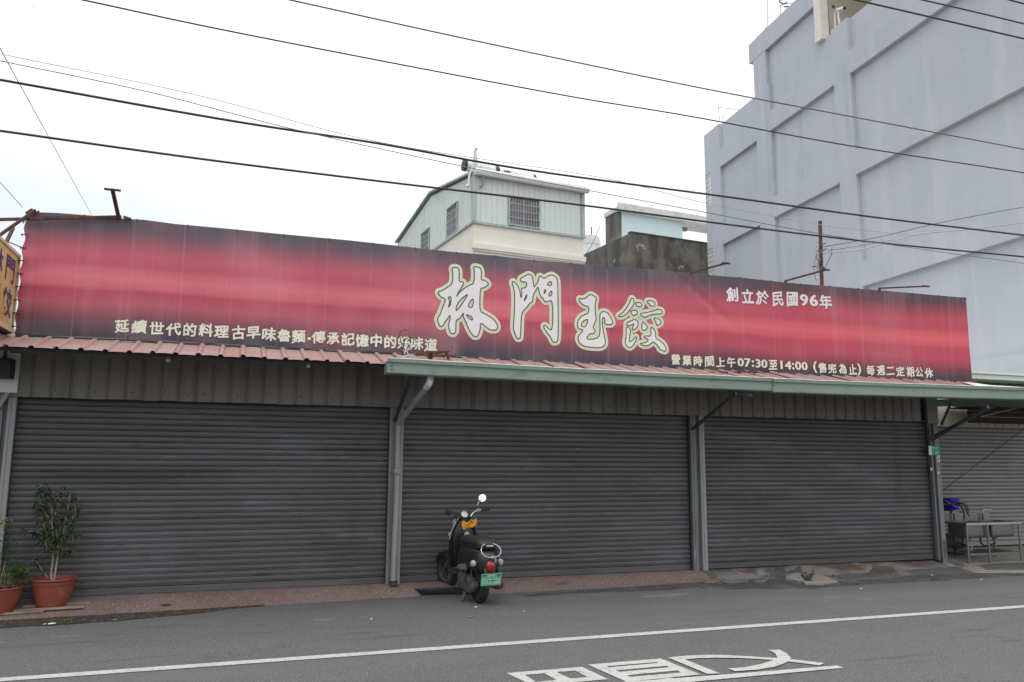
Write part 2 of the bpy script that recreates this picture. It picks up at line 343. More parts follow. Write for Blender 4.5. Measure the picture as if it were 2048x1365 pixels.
M['sign_teal'] = mat('sign_teal', (.01, .30, .26), .4, layers=[(20, I, .5, .7, (.02, .22, .19), .6)])
M['sign_white'] = mat('sign_white', (.70, .70, .66), .5, layers=[(30, I, .5, .7, (.5, .5, .46), .6)])
M['sign_red'] = mat('sign_red', (.55, .04, .03), .5)
M['box_frame'] = mat('sign_frame_cream', (.62, .55, .40), .5, layers=[(9, (1, 1, .4), .5, .7, (.4, .33, .2), .7)])
M['ink_blue'] = mat('sign_ink_blue', (.045, .035, .11), .6)
M['cream_print'] = mat('print_cream', (.76, .76, .60), .6, layers=[(5, I, .5, .7, (.70, .70, .55), .5)])
M['white_print'] = mat('print_white', (.82, .77, .76), .6, layers=[(3, I, .5, .7, (.78, .75, .69), .5)])
M['halo_print'] = mat('print_halo', (.68, .71, .49), .6, layers=[(3, I, .5, .7, (.62, .66, .46), .5)])
M['line_print'] = mat('print_line', (.06, .085, .065), .6)
M['paper'] = mat('paper', (.75, .75, .73), .7)
M['leaf_litter'] = mat('dead_leaf', (.30, .13, .05), .8, layers=[(30, I, .5, .65, (.16, .07, .035), .8)])
M['bulb'] = mat('bulb_glass', (.7, .7, .7), .1, spec=.7)

def boundary(fs):
    seen = {}
    for f in fs:
        for a_, b_ in zip(f, f[1:]+f[:1]):
            k = (min(a_, b_), max(a_, b_)); seen[k] = seen.get(k, 0)+1
    return [k for k, c in seen.items() if c == 1]

# ================================================================== SETTING: road, pavement
def kerbY(x):
    pts = [(-40, 9.43), (-2.1, 9.43), (-.5, 9.5), (1.9, 9.66), (3.2, 9.6), (6.0, 9.68), (8.0, 9.75), (10.6, 9.93), (13, 10.0), (40, 10.0)]
    for (a, ya), (b, yb) in zip(pts, pts[1:]):
        if a <= x <= b: return ya+(yb-ya)*(x-a)/(b-a)
    return 9.6
MB().add([(-300, -200, 0), (300, -200, 0), (300, 400, 0), (-300, 400, 0)], [(0, 1, 2, 3)]).build('road', M['asphalt'], kind='structure')
def hsh(i, j): return random.Random(i*7919+j*104729).random()
def vnoise(x, y):
    i, j = math.floor(x), math.floor(y); u, v = x-i, y-j; u = u*u*(3-2*u); v = v*v*(3-2*v)
    return (hsh(i, j)*(1-u)+hsh(i+1, j)*u)*(1-v)+(hsh(i, j+1)*(1-u)+hsh(i+1, j+1)*u)*v
def kerbJ(x):
    return kerbY(x)+.05*(vnoise(x*2.2, 3.1)-.5)+(.12*(vnoise(x*4.1, 9)-.5) if x > 6.22 else .02*(vnoise(x*9, 5)-.5))
def apron(x0, x1, yb, zb, nx, ny, rough, z0=.004):
    def fn(u, v):
        x = x0+(x1-x0)*u; k = kerbJ(x)
        y = k+(yb-k)*v; s = min(1, (y-k)/max(.3, 10.05-k))
        z = z0+(zb-z0)*(s*s*(3-2*s))**.8
        z += (.012 if rough else .003)*(vnoise(x*6, y*7)-.5)*min(1, v*6)
        return V((x, y, max(z, .003)))
    g = MB().grid(fn, nx, ny)
    # front skirt down into the road
    n0 = [g.v[i].copy() for i in range(nx+1)]
    b = len(g.v); g.v += [V((p.x, p.y-.015, -.05)) for p in n0]
    g.f += [(b+i, b+i+1, i+1, i) for i in range(nx)]
    return g
apron(-12, 6.25, 10.6, .105, 260, 22, False).build('pavement', M['pave_pink'], kind='structure', smooth=60)
apron(6.2, 11.0, 10.62, .10, 150, 24, True).build('pavement', M['pave_grey'], kind='structure', smooth=60)
def sp(u, v):
    x = 10.9+7*u; y = 9.98+.1*(vnoise(x*3, 4)-.5)+2.0*v; return V((x, y, .004+.07*min(1, v*1.6)+.004*vnoise(x*5, y*5)))
MB().grid(sp, 90, 30).build('pavement', M['pave_light'], kind='structure', smooth=60)
# worn pale concrete crust against the road
def apz(x, y, z0=.004, zb=.102):
    k = kerbJ(x); s = max(0, min(1, (y-k)/max(.3, 10.05-k)))
    if x > 10.9: return .004+.07*min(1, max(0, y-9.98)*.8)
    return z0+(zb-z0)*(s*s*(3-2*s))**.8+(.012*(vnoise(x*6, y*7)-.5)*min(1, max(0, (y-k)/(10.6-k))*6) if x > 6.2 else 0)
def drape(px, py, dz=.012):
    z = .03
    for _ in range(8):
        p = onZ(px, py, z); z = apz(p.x, p.y)+dz
    return p
def refine(vs, fs, L_=.05):
    import bmesh
    bm = bmesh.new(); bv = [bm.verts.new(v) for v in vs]
    for f in fs:
        try: bm.faces.new([bv[i] for i in f])
        except ValueError: pass
    bmesh.ops.triangulate(bm, faces=bm.faces)
    for _ in range(6):
        es = [e for e in bm.edges if e.calc_length() > L_]
        if not es: break
        bmesh.ops.subdivide_edges(bm, edges=es, cuts=1); bmesh.ops.triangulate(bm, faces=bm.faces)
    bm.verts.index_update(); r = [tuple(v.co) for v in bm.verts], [tuple(v.index for v in f.verts) for f in bm.faces]; bm.free(); return r
def roughen(pts, amp, n=4, seed=1):
    rr = random.Random(seed+int(pts[0][0])); out = []
    for i, a in enumerate(pts):
        b = pts[(i+1) % len(pts)]; l = math.hypot(b[0]-a[0], b[1]-a[1])
        for j in range(n):
            t = j/n; out.append((a[0]+(b[0]-a[0])*t+rr.uniform(-1, 1)*amp*2, a[1]+(b[1]-a[1])*t+rr.uniform(-1, 1)*amp))
    return out
def patch(name, pts, z, mt, lift=.007, **k):
    pts = roughen(pts, .9)
    if 'kind' not in k:
        cs = [tuple(drape(px, py, .006)[:2]) for px, py in pts]
        fv, ff = refine(*fill2d([cs]), .05)
        ed = set(tuple(e) for e in boundary(ff)); edv = set(i for e in ed for i in e)
        b = MB(); top = [V((x, y, apz(x, y)+(-.004 if i in edv else lift+.004*vnoise(x*20, y*20)))) for i, (x, y, _) in enumerate(fv)]
        b.add(top, ff); return b.build(name, mt, smooth=60, **k)
    vs = [onZ(px, py, z) for px, py in pts]
    c = sum(vs, V((0, 0, 0)))/len(vs); top = [V(p) for p in vs]; bot = [p+(p-c).normalized()*.02-V((0, 0, z+.01)) for p in vs]
    b = MB(); n = len(vs); b.add(top+bot, [tuple(range(n))]+[(i, n+i, n+(i+1)%n, (i+1)%n) for i in range(n)])
    return b.build(name, mt, **k)
# dark gutter strip with dirt at the left
pts_up = [(-4.2, 9.42), (-2.1, 9.43), (-1.3, 9.47), (-.5, 9.5), (.2, 9.56)]
g = MB()
def dz(u, v):
    x = -4.2+4.6*u; wd = .42*(1-max(0, (x+1.0)/1.4)*.9) if x > -1.0 else .42
    wd = max(.03, wd+.06*(vnoise(x*5, 1)-.5)); k = kerbY(x)+.03
    return V((x, k-wd*v, .004+.016*math.sin(math.pi*min(1, v*.9+.1))*vnoise(x*14, v*3+7)))
g.grid(dz, 160, 6).build('dirt_strip', M['dirt'], kind='structure')
patch('asphalt_patch', [(1400,1177),(1440,1170),(1500,1161),(1560,1160),(1620,1167),(1690,1161),(1760,1158),(1850,1150),(1950,1146),(2060,1143),(2060,1150),(1900,1160),(1780,1166),(1690,1172),(1625,1177),(1570,1176),(1480,1178)], .006, M['asphalt_patch'], kind='structure')
patch('asphalt_patch', [(1030,1190),(1160,1182),(1300,1172),(1410,1163),(1470,1160),(1440,1170),(1340,1180),(1180,1186),(1060,1193)], .0045, M['asphalt_patch'], kind='structure')
# painted line along the road
g = MB()
def ln(u, v):
    x = -30+70*u; return V((x, 6.985+.0*x+(.115)*(v-.5)*(1+.08*(vnoise(x*9, 2)-.5))+.05*(x>99), .005))
g.grid(ln, 500, 1)
g.build('road_line', M['paint_white'], kind='structure')
# painted slow character, read from the right, as traced on the tarmac
def c5(x, y): return (1000+x/5.851, 1290+y/5.851)
def c6(x, y): return (1340+x/5.689, 1290+y/5.689)
def ground(contours, z=.0055):
    cs = [[tuple(onZ(px, py, z)[:2]) for px, py in c] for c in contours]
    vs, fs = fill2d(cs); return MB().add([(x, y, z) for x, y, _ in vs], fs)
road_polys = [
 [[c5(75,330),c5(960,258),c5(1265,402),c5(390,478)], [c5(290,352),c5(515,333),c5(660,410),c5(425,436)], [c5(665,320),c5(880,302),c5(1025,378),c5(825,395)]],
 [[c5(1030,232),c5(1880,160),c6(350,338),c6(20,368),c5(1850,397),c5(1480,432)], [c5(1255,250),c5(1840,203),c5(1846,214),c5(1268,264)],
  [c5(1355,300),c5(1950,247),c5(1980,264),c5(1400,316)], [c5(1485,357),c6(85,292),c6(128,316),c5(1540,375)]],
 [[c5(1850,405),c5(1985,384),c6(110,392),c6(20,412),c5(1960,432)]],
 [[c6(1975,262),c6(1900,235),c6(850,320),c6(0,385),(1250,1364),(1150,1372),(1160,1384),(1300,1372),c6(230,422)]],
 [[c6(-20,145),c6(90,132),c6(200,122),c6(400,114),c6(600,115),c6(800,125),c6(1180,147),c6(1240,152),c6(1390,165),c6(1755,207),c6(1700,233),c6(1380,193),c6(1180,173),c6(1000,160),c6(800,150),c6(500,146),c6(300,153),c6(170,165),c6(565,322),c6(430,332)]],
 [[c6(1115,60),c6(1240,53),c6(1330,98),c6(1372,145),c6(1360,180),c6(1290,215),c6(1180,252),c6(1000,282),c6(740,300),c6(660,270),c6(850,255),c6(1050,215),c6(1180,172),c6(1222,140),c6(1200,102),c6(1160,75)]],
 [[(1180,1392),(1290,1384),(1320,1398),(1210,1407)]], [[(1420,1385),(1520,1372),(1560,1384),(1450,1400)]],
]
g = MB()
for i, c in enumerate(road_polys):
    t = ground(c, .0050+.0006*i); g.add(t.v, t.f)
g.build('road_lettering', M['paint_white'], kind='structure')

# ================================================================== SHOP BUILDING
SX0, SX1 = -2.32, 10.80
shop = thing('shop_building', (4.3, 10.1, 0), 'long single-storey grey metal shop with three big roller shutters and pink ribbed eave', 'building')
body = MB()
body.box(SX0, SX1, 10.26, 17, 0, 2.75)
body.build('wall', M['clad'], shop)
def slat_mesh(x0, x1, p=.0667):
    prof = [(0, .003), (.0010, .0115), (.0042, .0115), (.0052, .001), (.0085, -.0015), (.0125, .001), (.0135, .0105), (.0165, .0105), (.0176, -.0005), (.023, -.0035), (.036, -.0050), (.050, -.0045), (.0640, -.0025), (.0667, .003)]
    n = len(prof); vs = [(x, y, z) for x in (x0, x1) for z, y in prof]
    return MB().add(vs, [(i, i+1, n+i+1, n+i) for i in range(n-1)])
def shutter(parent, x0, x1, y, z0, z1, mt, label=None, p=.0667, nth=''):
    s = MB().box(x0, x1, y+.035, y+.05, z0, z1).build('shutter', mt, parent, label=label)
    o0 = None; k = int((z1-z0-.06)/p)+1
    rail = MB().box(x0, x1, y-.012, y+.02, z0+.002, z0+.075)
    rail.build('bottom_rail', mt, s, bevel=.006)
    src = slat_mesh(x0, x1, p)
    me = src.mesh('slat', mt, 50, (0, 0, 0))
    for i in range(k):
        o = bpy.data.objects.new('slat', me); COL.objects.link(o); o.parent = s
        rr = random.Random(i+int(x0*10))
        off = V((0, y+rr.uniform(-.002, .002), z0+.078+i*p)) - ORG[parent.name]
        o.location = off; o.rotation_euler = (rr.uniform(-.025, .025), 0, 0)
    return s
shutter(shop, -2.30, 1.815, 10.1, .105, 2.35, M['slat'], 'widest-looking left roller shutter behind the potted plants')
shutter(shop, 1.985, 6.135, 10.1, .107, 2.35, M['slat'], 'middle roller shutter behind the parked scooter')
shutter(shop, 6.36, 10.545, 10.1, .108, 2.35, M['slat'], 'right roller shutter with scuffed scratches at its left')
# posts and their channels
def post(x0, x1, lab, z0=.1):
    p = MB()
    p.box(x0, x1, 10.06, 10.2, z0, 2.6)
    o = p.build('post', M['post'], shop, label=lab, bevel=.004)
    for a, b in ((x0-.035, x0+.045), (x1-.045, x1+.035)):
        q = MB(); q.box(a, b, 10.0, 10.058, z0, 2.34); q.box(a+.03, a+.036, 9.992, 9.999, z0+.02, 2.3)
        q.build('guide_rail', M['post_pale'] if a > x0 else M['post'], o, bevel=.004)
    return o
post(-2.46, -2.33, 'grey steel post at the left edge of the left shutter')
post(1.85, 1.955, 'steel post with the pale downpipe')
post(6.17, 6.325, 'steel post between the middle and right shutters')
p3 = post(10.58, 10.61, 'steel post carrying the small teal plate')
q = MB(); q.box(10.64, 10.755, 10.04, 10.12, .02, 2.62); q.build('post_column', M['post'], p3, bevel=.006)
q = MB(); q.box(10.643, 10.752, 10.034, 10.0395, .05, .40); q.build('rusted_foot', mat('rusted_foot', (.11, .085, .075), .9, layers=[(9, (1.5, 1, .5), .5, .58, (.20, .195, .19), .9, 6), (14, I, .58, .68, (.09, .05, .035), .6)]), p3)
# cladding band above the shutters: separate ribbed sheets
px_ = -2.36; k = 0
PW = .1865
pm = MB()
prof = [(0, .006), (.004, -.012), (.016, -.012), (.021, .001), (.028, .001), (.032, -.006), (.04, -.006), (.044, 0), (.1865, 0)]
n = len(prof)
pm.add([(x, y, z) for z in (0, .72) for x, y in prof], [(i, i+1, n+i+1, n+i) for i in range(n-1)])
pm.add([(0, 0, 0), (.1865, 0, 0), (.1865, .03, 0), (0, .03, 0)], [(0, 1, 2, 3)])
cme = pm.mesh('cladding_panel', M['clad'], False)
scr = MB(); scr.lathe([(.001, -.014), (.006, -.012), (.0085, -.004), (.0085, 0)], (0, 0, 0), 8, 'Y').build
sm_ = MB(); sm_.lathe([(.001, -.010), (.0055, -.009), (.0085, -.003), (.0085, 0)], (0, 0, 0), 8, 'Y'); sme = sm_.mesh('screw', M['rust_dark'])
while px_ < 10.30:
    o = bpy.data.objects.new('cladding_panel', cme); COL.objects.link(o); o.parent = shop
    rr = random.Random(k)
    o.location = V((px_, 9.95+rr.uniform(-.003, .003), 2.262+rr.uniform(-.004, .004)))-ORG[shop.name]
    if k % 2 == 0 or rr.random() < .25:
        c = bpy.data.objects.new('screw', sme); COL.objects.link(c); c.parent = o; c.location = (.09+rr.uniform(-.03, .04), 0, .085+rr.uniform(-.01, .03))
    px_ += PW; k += 1
q = MB(); q.box(10.445, 10.66, 9.93, 9.985, 2.235, 2.95); q.build('corner_panel', M['clad'], shop, bevel=.003, label='flat grey corner panel at the right end of the cladding')
q = MB(); q.box(-2.4, 10.64, 9.985, 10.05, 2.268, 2.29); q.build('lintel', M['dark_steel'], shop)
q = MB(); q.box(-2.34, 10.66, 10.056, 10.24, 2.30, 2.9); q.build('backing', M['dark_steel'], shop)
# ribbed eave: one object per sheet, each with its rib
def roof_z(y): return 2.685+(y-8.95)*.272
RX0, RW = -4.0, .2215
nr = int((11.42-RX0)/RW)
sh = MB(); sh.grid(lambda u, v: V((u*(RW-.062), 8.95+1.35*v, roof_z(8.95+1.35*v)+.004*math.sin(u*math.pi))), 4, 6)
shme = sh.mesh('roof_sheet', M['red_roof'], 60)
rb = MB()
def rib(u, v):
    c = [(0, 0), (.014, .026), (.02, .030), (.042, .030), (.048, .026), (.062, 0)][min(5, int(round(u*5)))]
    return V((c[0], 8.935+1.37*v, roof_z(8.935+1.37*v)+c[1]*.8))
rb.grid(rib, 5, 6); rbme = rb.mesh('roof_rib', M['red_rib'], False)
ed = MB()
for k in range(nr):
    x = RX0+k*RW; rr = random.Random(k*3)
    o = bpy.data.objects.new('roof_sheet', shme); COL.objects.link(o); o.parent = shop
    dzz = rr.uniform(-.006, .006)
    o.location = V((x+.062, rr.uniform(-.02, .02), dzz))-ORG[shop.name]
    c = bpy.data.objects.new('roof_rib', rbme); COL.objects.link(c); c.parent = o; c.location = (-.062, 0, .001)
# thickness under the sheets, and dark purlins under the eave
q = MB(); q.add([(RX0, 8.98, roof_z(8.98)-.012), (11.4, 8.98, roof_z(8.98)-.012), (11.4, 10.3, roof_z(10.3)-.012), (RX0, 10.3, roof_z(10.3)-.012)], [(0, 1, 2, 3)])
q.build('roof_underside', M['dark_steel'], shop)
q = MB()
for y in (9.1, 9.5): q.box(RX0, 11.3, y-.02, y+.02, roof_z(y)-.06, roof_z(y)-.013)
q.build('purlin', M['dark_steel'], shop)
q = MB(); q.box(RX0, 11.05, 10.27, 17, 2.95, 3.05); q.build('roof', M['red_roof'], shop)
# gutter in two lengths, with a rolled pale lip
def gutter(xa, xb, za, zb, h, yf, lab):
    def G(zo, y0, y1, ztop, zbot):
        b = MB()
        b.add([(xa, y0, za+zbot), (xb, y0, zb+zbot), (xb, y1, zb+zbot), (xa, y1, za+zbot), (xa, y0, za+ztop), (xb, y0, zb+ztop), (xb, y1, zb+ztop), (xa, y1, za+ztop)],
              [(0,3,2,1),(4,5,6,7),(0,1,5,4),(1,2,6,5),(2,3,7,6),(3,0,4,7)]); return b
    N = 26
    b = MB()
    pr = [(yf+.17, -.02), (yf+.17, -h), (yf+.01, -h), (yf, -h+.012), (yf, -.052), (yf-.022, -.046), (yf-.026, -.006), (yf-.02, 0), (yf-.008, 0), (yf-.008, -.03), (yf+.012, -h+.03), (yf+.155, -h+.03), (yf+.155, -.02)]
    def f(i, j):
        u = i/N; y, z = pr[j % len(pr)]; x = xa+(xb-xa)*u
        sg = -.010*math.sin(math.pi*u) + .004*(vnoise(x*2.3, 7)-.5) + (.006*(vnoise(x*3.1, j*.3)-.5))
        return V((x, y+.004*(vnoise(x*1.7, 3)-.5), za+(zb-za)*u+z+sg))
    m_ = len(pr)
    vs = [f(i, j) for i in range(N+1) for j in range(m_)]
    fs = [(i*m_+j, i*m_+(j+1) % m_, (i+1)*m_+(j+1) % m_, (i+1)*m_+j) for i in range(N) for j in range(m_)]
    b.add(vs, fs)
    b.add([f(0, j) for j in range(4, -1, -1)]+[f(0, 0)+V((0, 0, .0))], [(0, 1, 2, 3, 4)])
    b.add([V((xa-.004, yf, za-.03)), V((xa-.004, yf+.17, za-.03)), V((xa-.004, yf+.17, za-h)), V((xa-.004, yf, za-h))], [(0, 1, 2, 3)])
    o = b.build('gutter', M['gutter'], shop, label=lab)
    l = MB(); l.add([f(i, j)+V((0, -.0015 if j == 6 else 0, .002)) for i in range(N+1) for j in (6, 7, 8)], [(i*3+j, i*3+j+1, (i+1)*3+j+1, (i+1)*3+j) for i in range(N) for j in range(2)])
    l.build('gutter_lip', M['gutter_lip'], o)
    return o
GY = 8.85
a = onY(775, 716, GY); b_ = onY(1550, 757, GY); c_ = onY(1545, 762, GY); d_ = onY(2048, 776, GY)
q = MB(); q.box(-2.38, 10.44, 9.90, 9.945, 2.735, 2.86); q.build('eave_beam', M['clad'], shop)
gl = gutter(a.x, b_.x, a.z, b_.z+.002, .175, GY, 'left length of the pale green gutter')
dx = d_.x-c_.x
gr = gutter(b_.x-.05, d_.x+1.6, b_.z-.006, d_.z+.03, .185, GY-.012, 'right length of the pale green gutter')
s_ = MB()
for x, z in ((a.x+.05, a.z-.09), (a.x+.05, a.z-.13), (b_.x+.02, b_.z-.07), (b_.x-.03, b_.z-.1)): s_.lathe([(.001, -.006), (.008, -.005), (.009, 0)], (x, GY-.013, z), 8, 'Y')
s_.build('rivet', M['rust_dark'], gl)
# sheet between gutter and eave
q = MB(); q.add([(a.x+.02, GY+.1, 2.60), (11.05, GY+.1, 2.58), (11.05, 9.3, 2.66), (a.x+.02, 9.3, 2.66), (a.x+.02, GY+.1, 2.608), (11.05, GY+.1, 2.588), (11.05, 9.3, 2.668), (a.x+.02, 9.3, 2.668)],
    [(0,3,2,1),(4,5,6,7),(0,1,5,4),(1,2,6,5),(2,3,7,6),(3,0,4,7)]); q.build('canopy_sheet', M['green_dark'], shop)
# right-hand canopy that runs past the end of the shop
q = MB()
def can(u, v): return V((10.70+4.8*u, GY+.12+2.25*v, 2.60+.05*v+.008*math.sin(u*60)))
q.grid(can, 60, 2); q.grid(lambda u, v: can(u, v)-V((0, 0, .012)), 60, 2); q.build('canopy_sheet', M['green_dark'], shop)
q = MB()
q.add([onY(1920, 764, 9.66), onY(1952, 772, 9.2), onY(2000, 777, GY+.05), onY(2060, 779, GY+.05), onY(2060, 775.5, GY+.05), onY(1985, 771, 9.0), onY(1935, 765, 9.66)], [(0, 1, 2, 3, 4, 5, 6)])
q.build('roof_flashing', M['white_sheet'], shop)
# brackets
def bar(px0, px1, w_, mt, name, par=shop, up=(0, 0, 1), **k): return MB().beam(px0, px1, w_, w_, up).build(name, mt, par, **k)
bar((1.87, 9.985, 2.10), (1.87, 8.98, 2.585), .035, M['dark_steel'], 'bracket')
bar((1.90, 9.0, 2.59), (1.90, 9.9, 2.68), .05, M['dark_steel'], 'bracket_arm')
bar((6.16, 9.985, 2.07), (6.16, 8.9, 2.50), .035, M['dark_steel'], 'bracket')
q = onY(1455, 781, 9.1); bar(q, onY(1505, 792, 8.9), .035, M['dark_steel'], 'bracket_arm')
bar((10.56, 9.985, 1.99), (10.53, 8.9, 2.44), .05, M['dark_steel'], 'bracket', up=(1, 0, 0))
bar(onY(1883, 850, 9.95), onY(1902, 806, 9.95), .03, M['dark_steel'], 'bracket')
bar(onY(1862, 876, 9.96), onY(1988, 812, 9.3), .055, M['dark_steel'], 'bracket')
bar(onY(1960, 834, 9.9), onY(2032, 817, 9.9), .02, M['post'], 'bracket_arm')
bar(onY(1960, 834, 9.9), onY(2060, 836, 9.9), .012, M['post'], 'bracket_arm')
bar(onY(-6, 820, 9.95), onY(16, 786, 9.95), .04, M['post_pale'], 'bracket')
q = MB(); q.add([onY(822, 741, 9.0), onY(850, 744, 9.0), onY(850, 760, 9.0), onY(843, 762, 9.0)], [(0, 1, 2, 3)]); q.prism([onY(822, 743, 9.02), onY(850, 745, 9.02), onY(850, 760, 9.02), onY(843, 762, 9.02)], (0, .03, 0)); q.build('bracket_plate', M['dark_steel'], shop)
# downpipe: white elbow, slanting run, vertical run
dp = MB()
e0 = onY(862, 752, 9.0); e1 = onY(858, 768, 9.0); e2 = onY(796, 851, 9.955)
pipe = smooth_line([e0, e0.lerp(e1, .7), e1, e1+(e2-e1)*.08], 4)
top = MB(); top.tube([e0+V((0, 0, .03))]+pipe, .040, 14)
gd = thing('downpipe', (1.92, 9.93, .1), 'grey rain downpipe with a white elbow, fixed to the post left of the scooter', 'downpipe')
top.build('elbow', M['pvc'], gd, smooth=True)
c = MB(); c.lathe([(.0405, 0), (.0435, 0), (.0435, .012), (.0405, .012)], e0+V((0, 0, -.045)), 14); c.build('pipe_collar', M['pvc_grey'], gd)
s1 = MB(); s1.tube([e1+(e2-e1)*.08, e2+V((0, 0, .02))], .036, 14); s1.build('slanting_pipe', M['pvc_grey'], gd, smooth=True)
vb = onY(786, 1162, 9.955)
s2 = MB(); s2.tube([e2+V((0, 0, .03)), V((1.915, 9.955, 1.2)), V((1.90, 9.955, .13))], .036, 14); s2.build('vertical_pipe', M['post_pale'], gd, smooth=True)
for z in (.42, .80, 1.52):
    c = MB(); c.lathe([(.037, 0), (.041, 0), (.041, .014), (.037, .014)], (1.905+.01*z, 9.955, z), 14); c.build('pipe_collar', M['pvc_grey'], gd)
q = MB(); q.box(1.868, 1.945, 9.905, 9.918, 1.43, 1.50); q.build('tape', M['wood'], gd, label='brown tape band on the pipe')
q = MB(); q.box(1.86, 1.945, 9.90, 9.99, .10, .155); q.build('pipe_foot', M['rust_dark'], gd)

# tiny things under the eave
def bulb(px, py, Y, lab):
    c = onY(px, py, Y); t = thing('light_bulb', c, lab, 'light bulb')
    MB().lathe([(.013, .05), (.017, .045), (.017, .012), (.012, .01)], c, 10, caps=True).build('socket', M['dark_steel'], t)
    MB().lathe([(.010, .01), (.016, 0), (.026, -.022), (.026, -.036), (.016, -.052), (.002, -.057)], c, 12).build('glass', M['bulb'], t, smooth=True)
bulb(337, 715, 9.45, 'clear bulb hanging under the pink eave near the left end of the building')
bulb(617, 727, 9.45, 'small bulb under the pink eave left of the green gutter end')

# ================================================================== BIG SIGN
SY = 9.70
TOP = [(51,425),(113,427),(178,432),(240,438),(290,441),(349,449),(460,459),(560,469),(700,482),(905,505),(987,512),(1076,522),(1161,529.5),(1298,540),(1382,548),(1490,557),(1570,566),(1702,577),(1822,587),(1934,597)]
BOT = [(31,669),(171,674.5),(253,678),(342,683),(513,692),(700,702),(837,708),(922,713),(990,722),(1144,730.5),(1247,738),(1400,743.5),(1442,743),(1519,749),(1563,754),(1665,755.5),(1775,763),(1866,766.5),(1942,767)]
TP = [onY(x, y, SY) for x, y in TOP]; BP = [onY(x, y, SY) for x, y in BOT]
def lerp_line(P, x):
    if x <= P[0].x: return P[0].z
    for a, b in zip(P, P[1:]):
        if x <= b.x: return a.z+(b.z-a.z)*(x-a.x)/(b.x-a.x)
    return P[-1].z
BX0, BX1 = (TP[0].x+BP[0].x)/2, (TP[-1].x+BP[-1].x)/2
def ban_y(x, z):
    y = SY + .006*math.sin(x*2.1+z)*math.sin(z*2.3) - .005*abs(math.sin(math.pi*(x-BX0)/.52))**.5
    y += .010*(vnoise(x*1.9, z*3.1)-.5)
    zb = lerp_line(BP, x); e = math.exp(-(z-zb)/.07); y -= .012*e*math.sin(x*9+2*math.sin(x*2))
    el = math.exp(-(x-BX0)/.09); y += .012*el*math.sin(z*23)
    d = x-6.25; y += .012*math.exp(-((d*.8+(z-3.9)*1.0)/.06)**2)*math.exp(-(z-3.9)**2/.1)
    return y
sign = thing('signboard', (4.45, SY, 2.9), 'long red and black banner sign with big cream-edged brush characters above the eave', 'sign')
b = MB(); NU, NVV = 420, 36
uvs = []
def bf(u, v):
    x = BX0+(BX1-BX0)*u; zb, zt = lerp_line(BP, x), lerp_line(TP, x)
    xe = x + (.012*math.sin(v*34)*(u < .002))
    z = zb+(zt-zb)*v; return V((xe, ban_y(x, z), z))
b.grid(bf, NU, NVV)
uv = [(i/NU, j/NVV) for j in range(NVV+1) for i in range(NUU if False else NU+1)]
# banner print
bm_ = bpy.data.materials.new('banner_print'); bm_.use_nodes = True; n_ = bm_.node_tree; pb = n_.nodes['Principled BSDF']
pb.inputs['Roughness'].default_value = .5
L = n_.links.new
def nd(t, **k):
    x = n_.nodes.new(t)
    for a_, v_ in k.items(): setattr(x, a_, v_)
    return x
uvn = nd('ShaderNodeUVMap'); sep = nd('ShaderNodeSeparateXYZ'); L(uvn.outputs[0], sep.inputs[0])
def ramp(stops):
    r = nd('ShaderNodeValToRGB'); e = r.color_ramp.elements
    e[0].position, e[0].color = stops[0][0], (*stops[0][1], 1); e[1].position, e[1].color = stops[-1][0], (*stops[-1][1], 1)
    for p, c in stops[1:-1]: q = e.new(p); q.color = (*c, 1)
    return r
def srgb(r, g, b_, k=1.14): return (min(1, (r/255)**2.2*k*.98), min(1, (g/255)**2.2*k*1.04), min(1, (b_/255)**2.2*k*1.08))
def math_(op, a_, b_):
    m_ = nd('ShaderNodeMath', operation=op)
    for i, q in enumerate((a_, b_)):
        if hasattr(q, 'links'): L(q, m_.inputs[i])
        else: m_.inputs[i].default_value = q
    return m_.outputs[0]
def noise_(sx, sy_, scale, det=2, w=0):
    mp = nd('ShaderNodeMapping'); mp.inputs['Scale'].default_value = (sx, sy_, 1); mp.inputs['Location'].default_value = (w, w, 0); L(uvn.outputs[0], mp.inputs[0])
    t = nd('ShaderNodeTexNoise'); t.inputs['Scale'].default_value = scale; t.inputs['Detail'].default_value = det; L(mp.outputs[0], t.inputs['Vector']); return t.outputs[0]
n1 = noise_(9, .4, 1, 1, 3.7)
vv = sep.outputs[1]
# edge darkness changes along the sign: push v outward by the slow noise
cen = math_('SUBTRACT', vv, .5)
k_ = math_('ADD', .86, math_('MULTIPLY', n1, .30))
v2 = math_('ADD', math_('MULTIPLY', cen, k_), .5)
K = 1.3
left = ramp([(0, srgb(66,60,68)), (.07, srgb(76,64,72)), (.16, srgb(112,68,78)), (.28, srgb(170,80,92)), (.385, srgb(170,68,80)), (.42, srgb(196,92,100)), (.50, srgb(204,104,110)), (.565, srgb(196,92,102)), (.60, srgb(180,78,92)), (.70, srgb(184,84,98)), (.80, srgb(150,80,92)), (.90, srgb(98,78,86)), (1, srgb(80,76,82))])
right = ramp([(0, srgb(56,46,54)), (.07, srgb(66,48,56)), (.15, srgb(115,50,62)), (.27, srgb(174,66,78)), (.395, srgb(182,62,76)), (.43, srgb(202,78,86)), (.50, srgb(211,90,94)), (.57, srgb(202,80,86)), (.61, srgb(182,66,78)), (.72, srgb(182,66,78)), (.82, srgb(146,60,70)), (.91, srgb(88,56,62)), (1, srgb(72,60,66))])
L(v2, left.inputs[0]); L(v2, right.inputs[0])
mr = nd('ShaderNodeMapRange'); mr.inputs[1].default_value = .45; mr.inputs[2].default_value = .8; L(sep.outputs[0], mr.inputs[0])
mx = nd('ShaderNodeMix', data_type='RGBA'); L(mr.outputs[0], mx.inputs[0]); L(left.outputs[0], mx.inputs[6]); L(right.outputs[0], mx.inputs[7])
cur = mx.outputs[2]
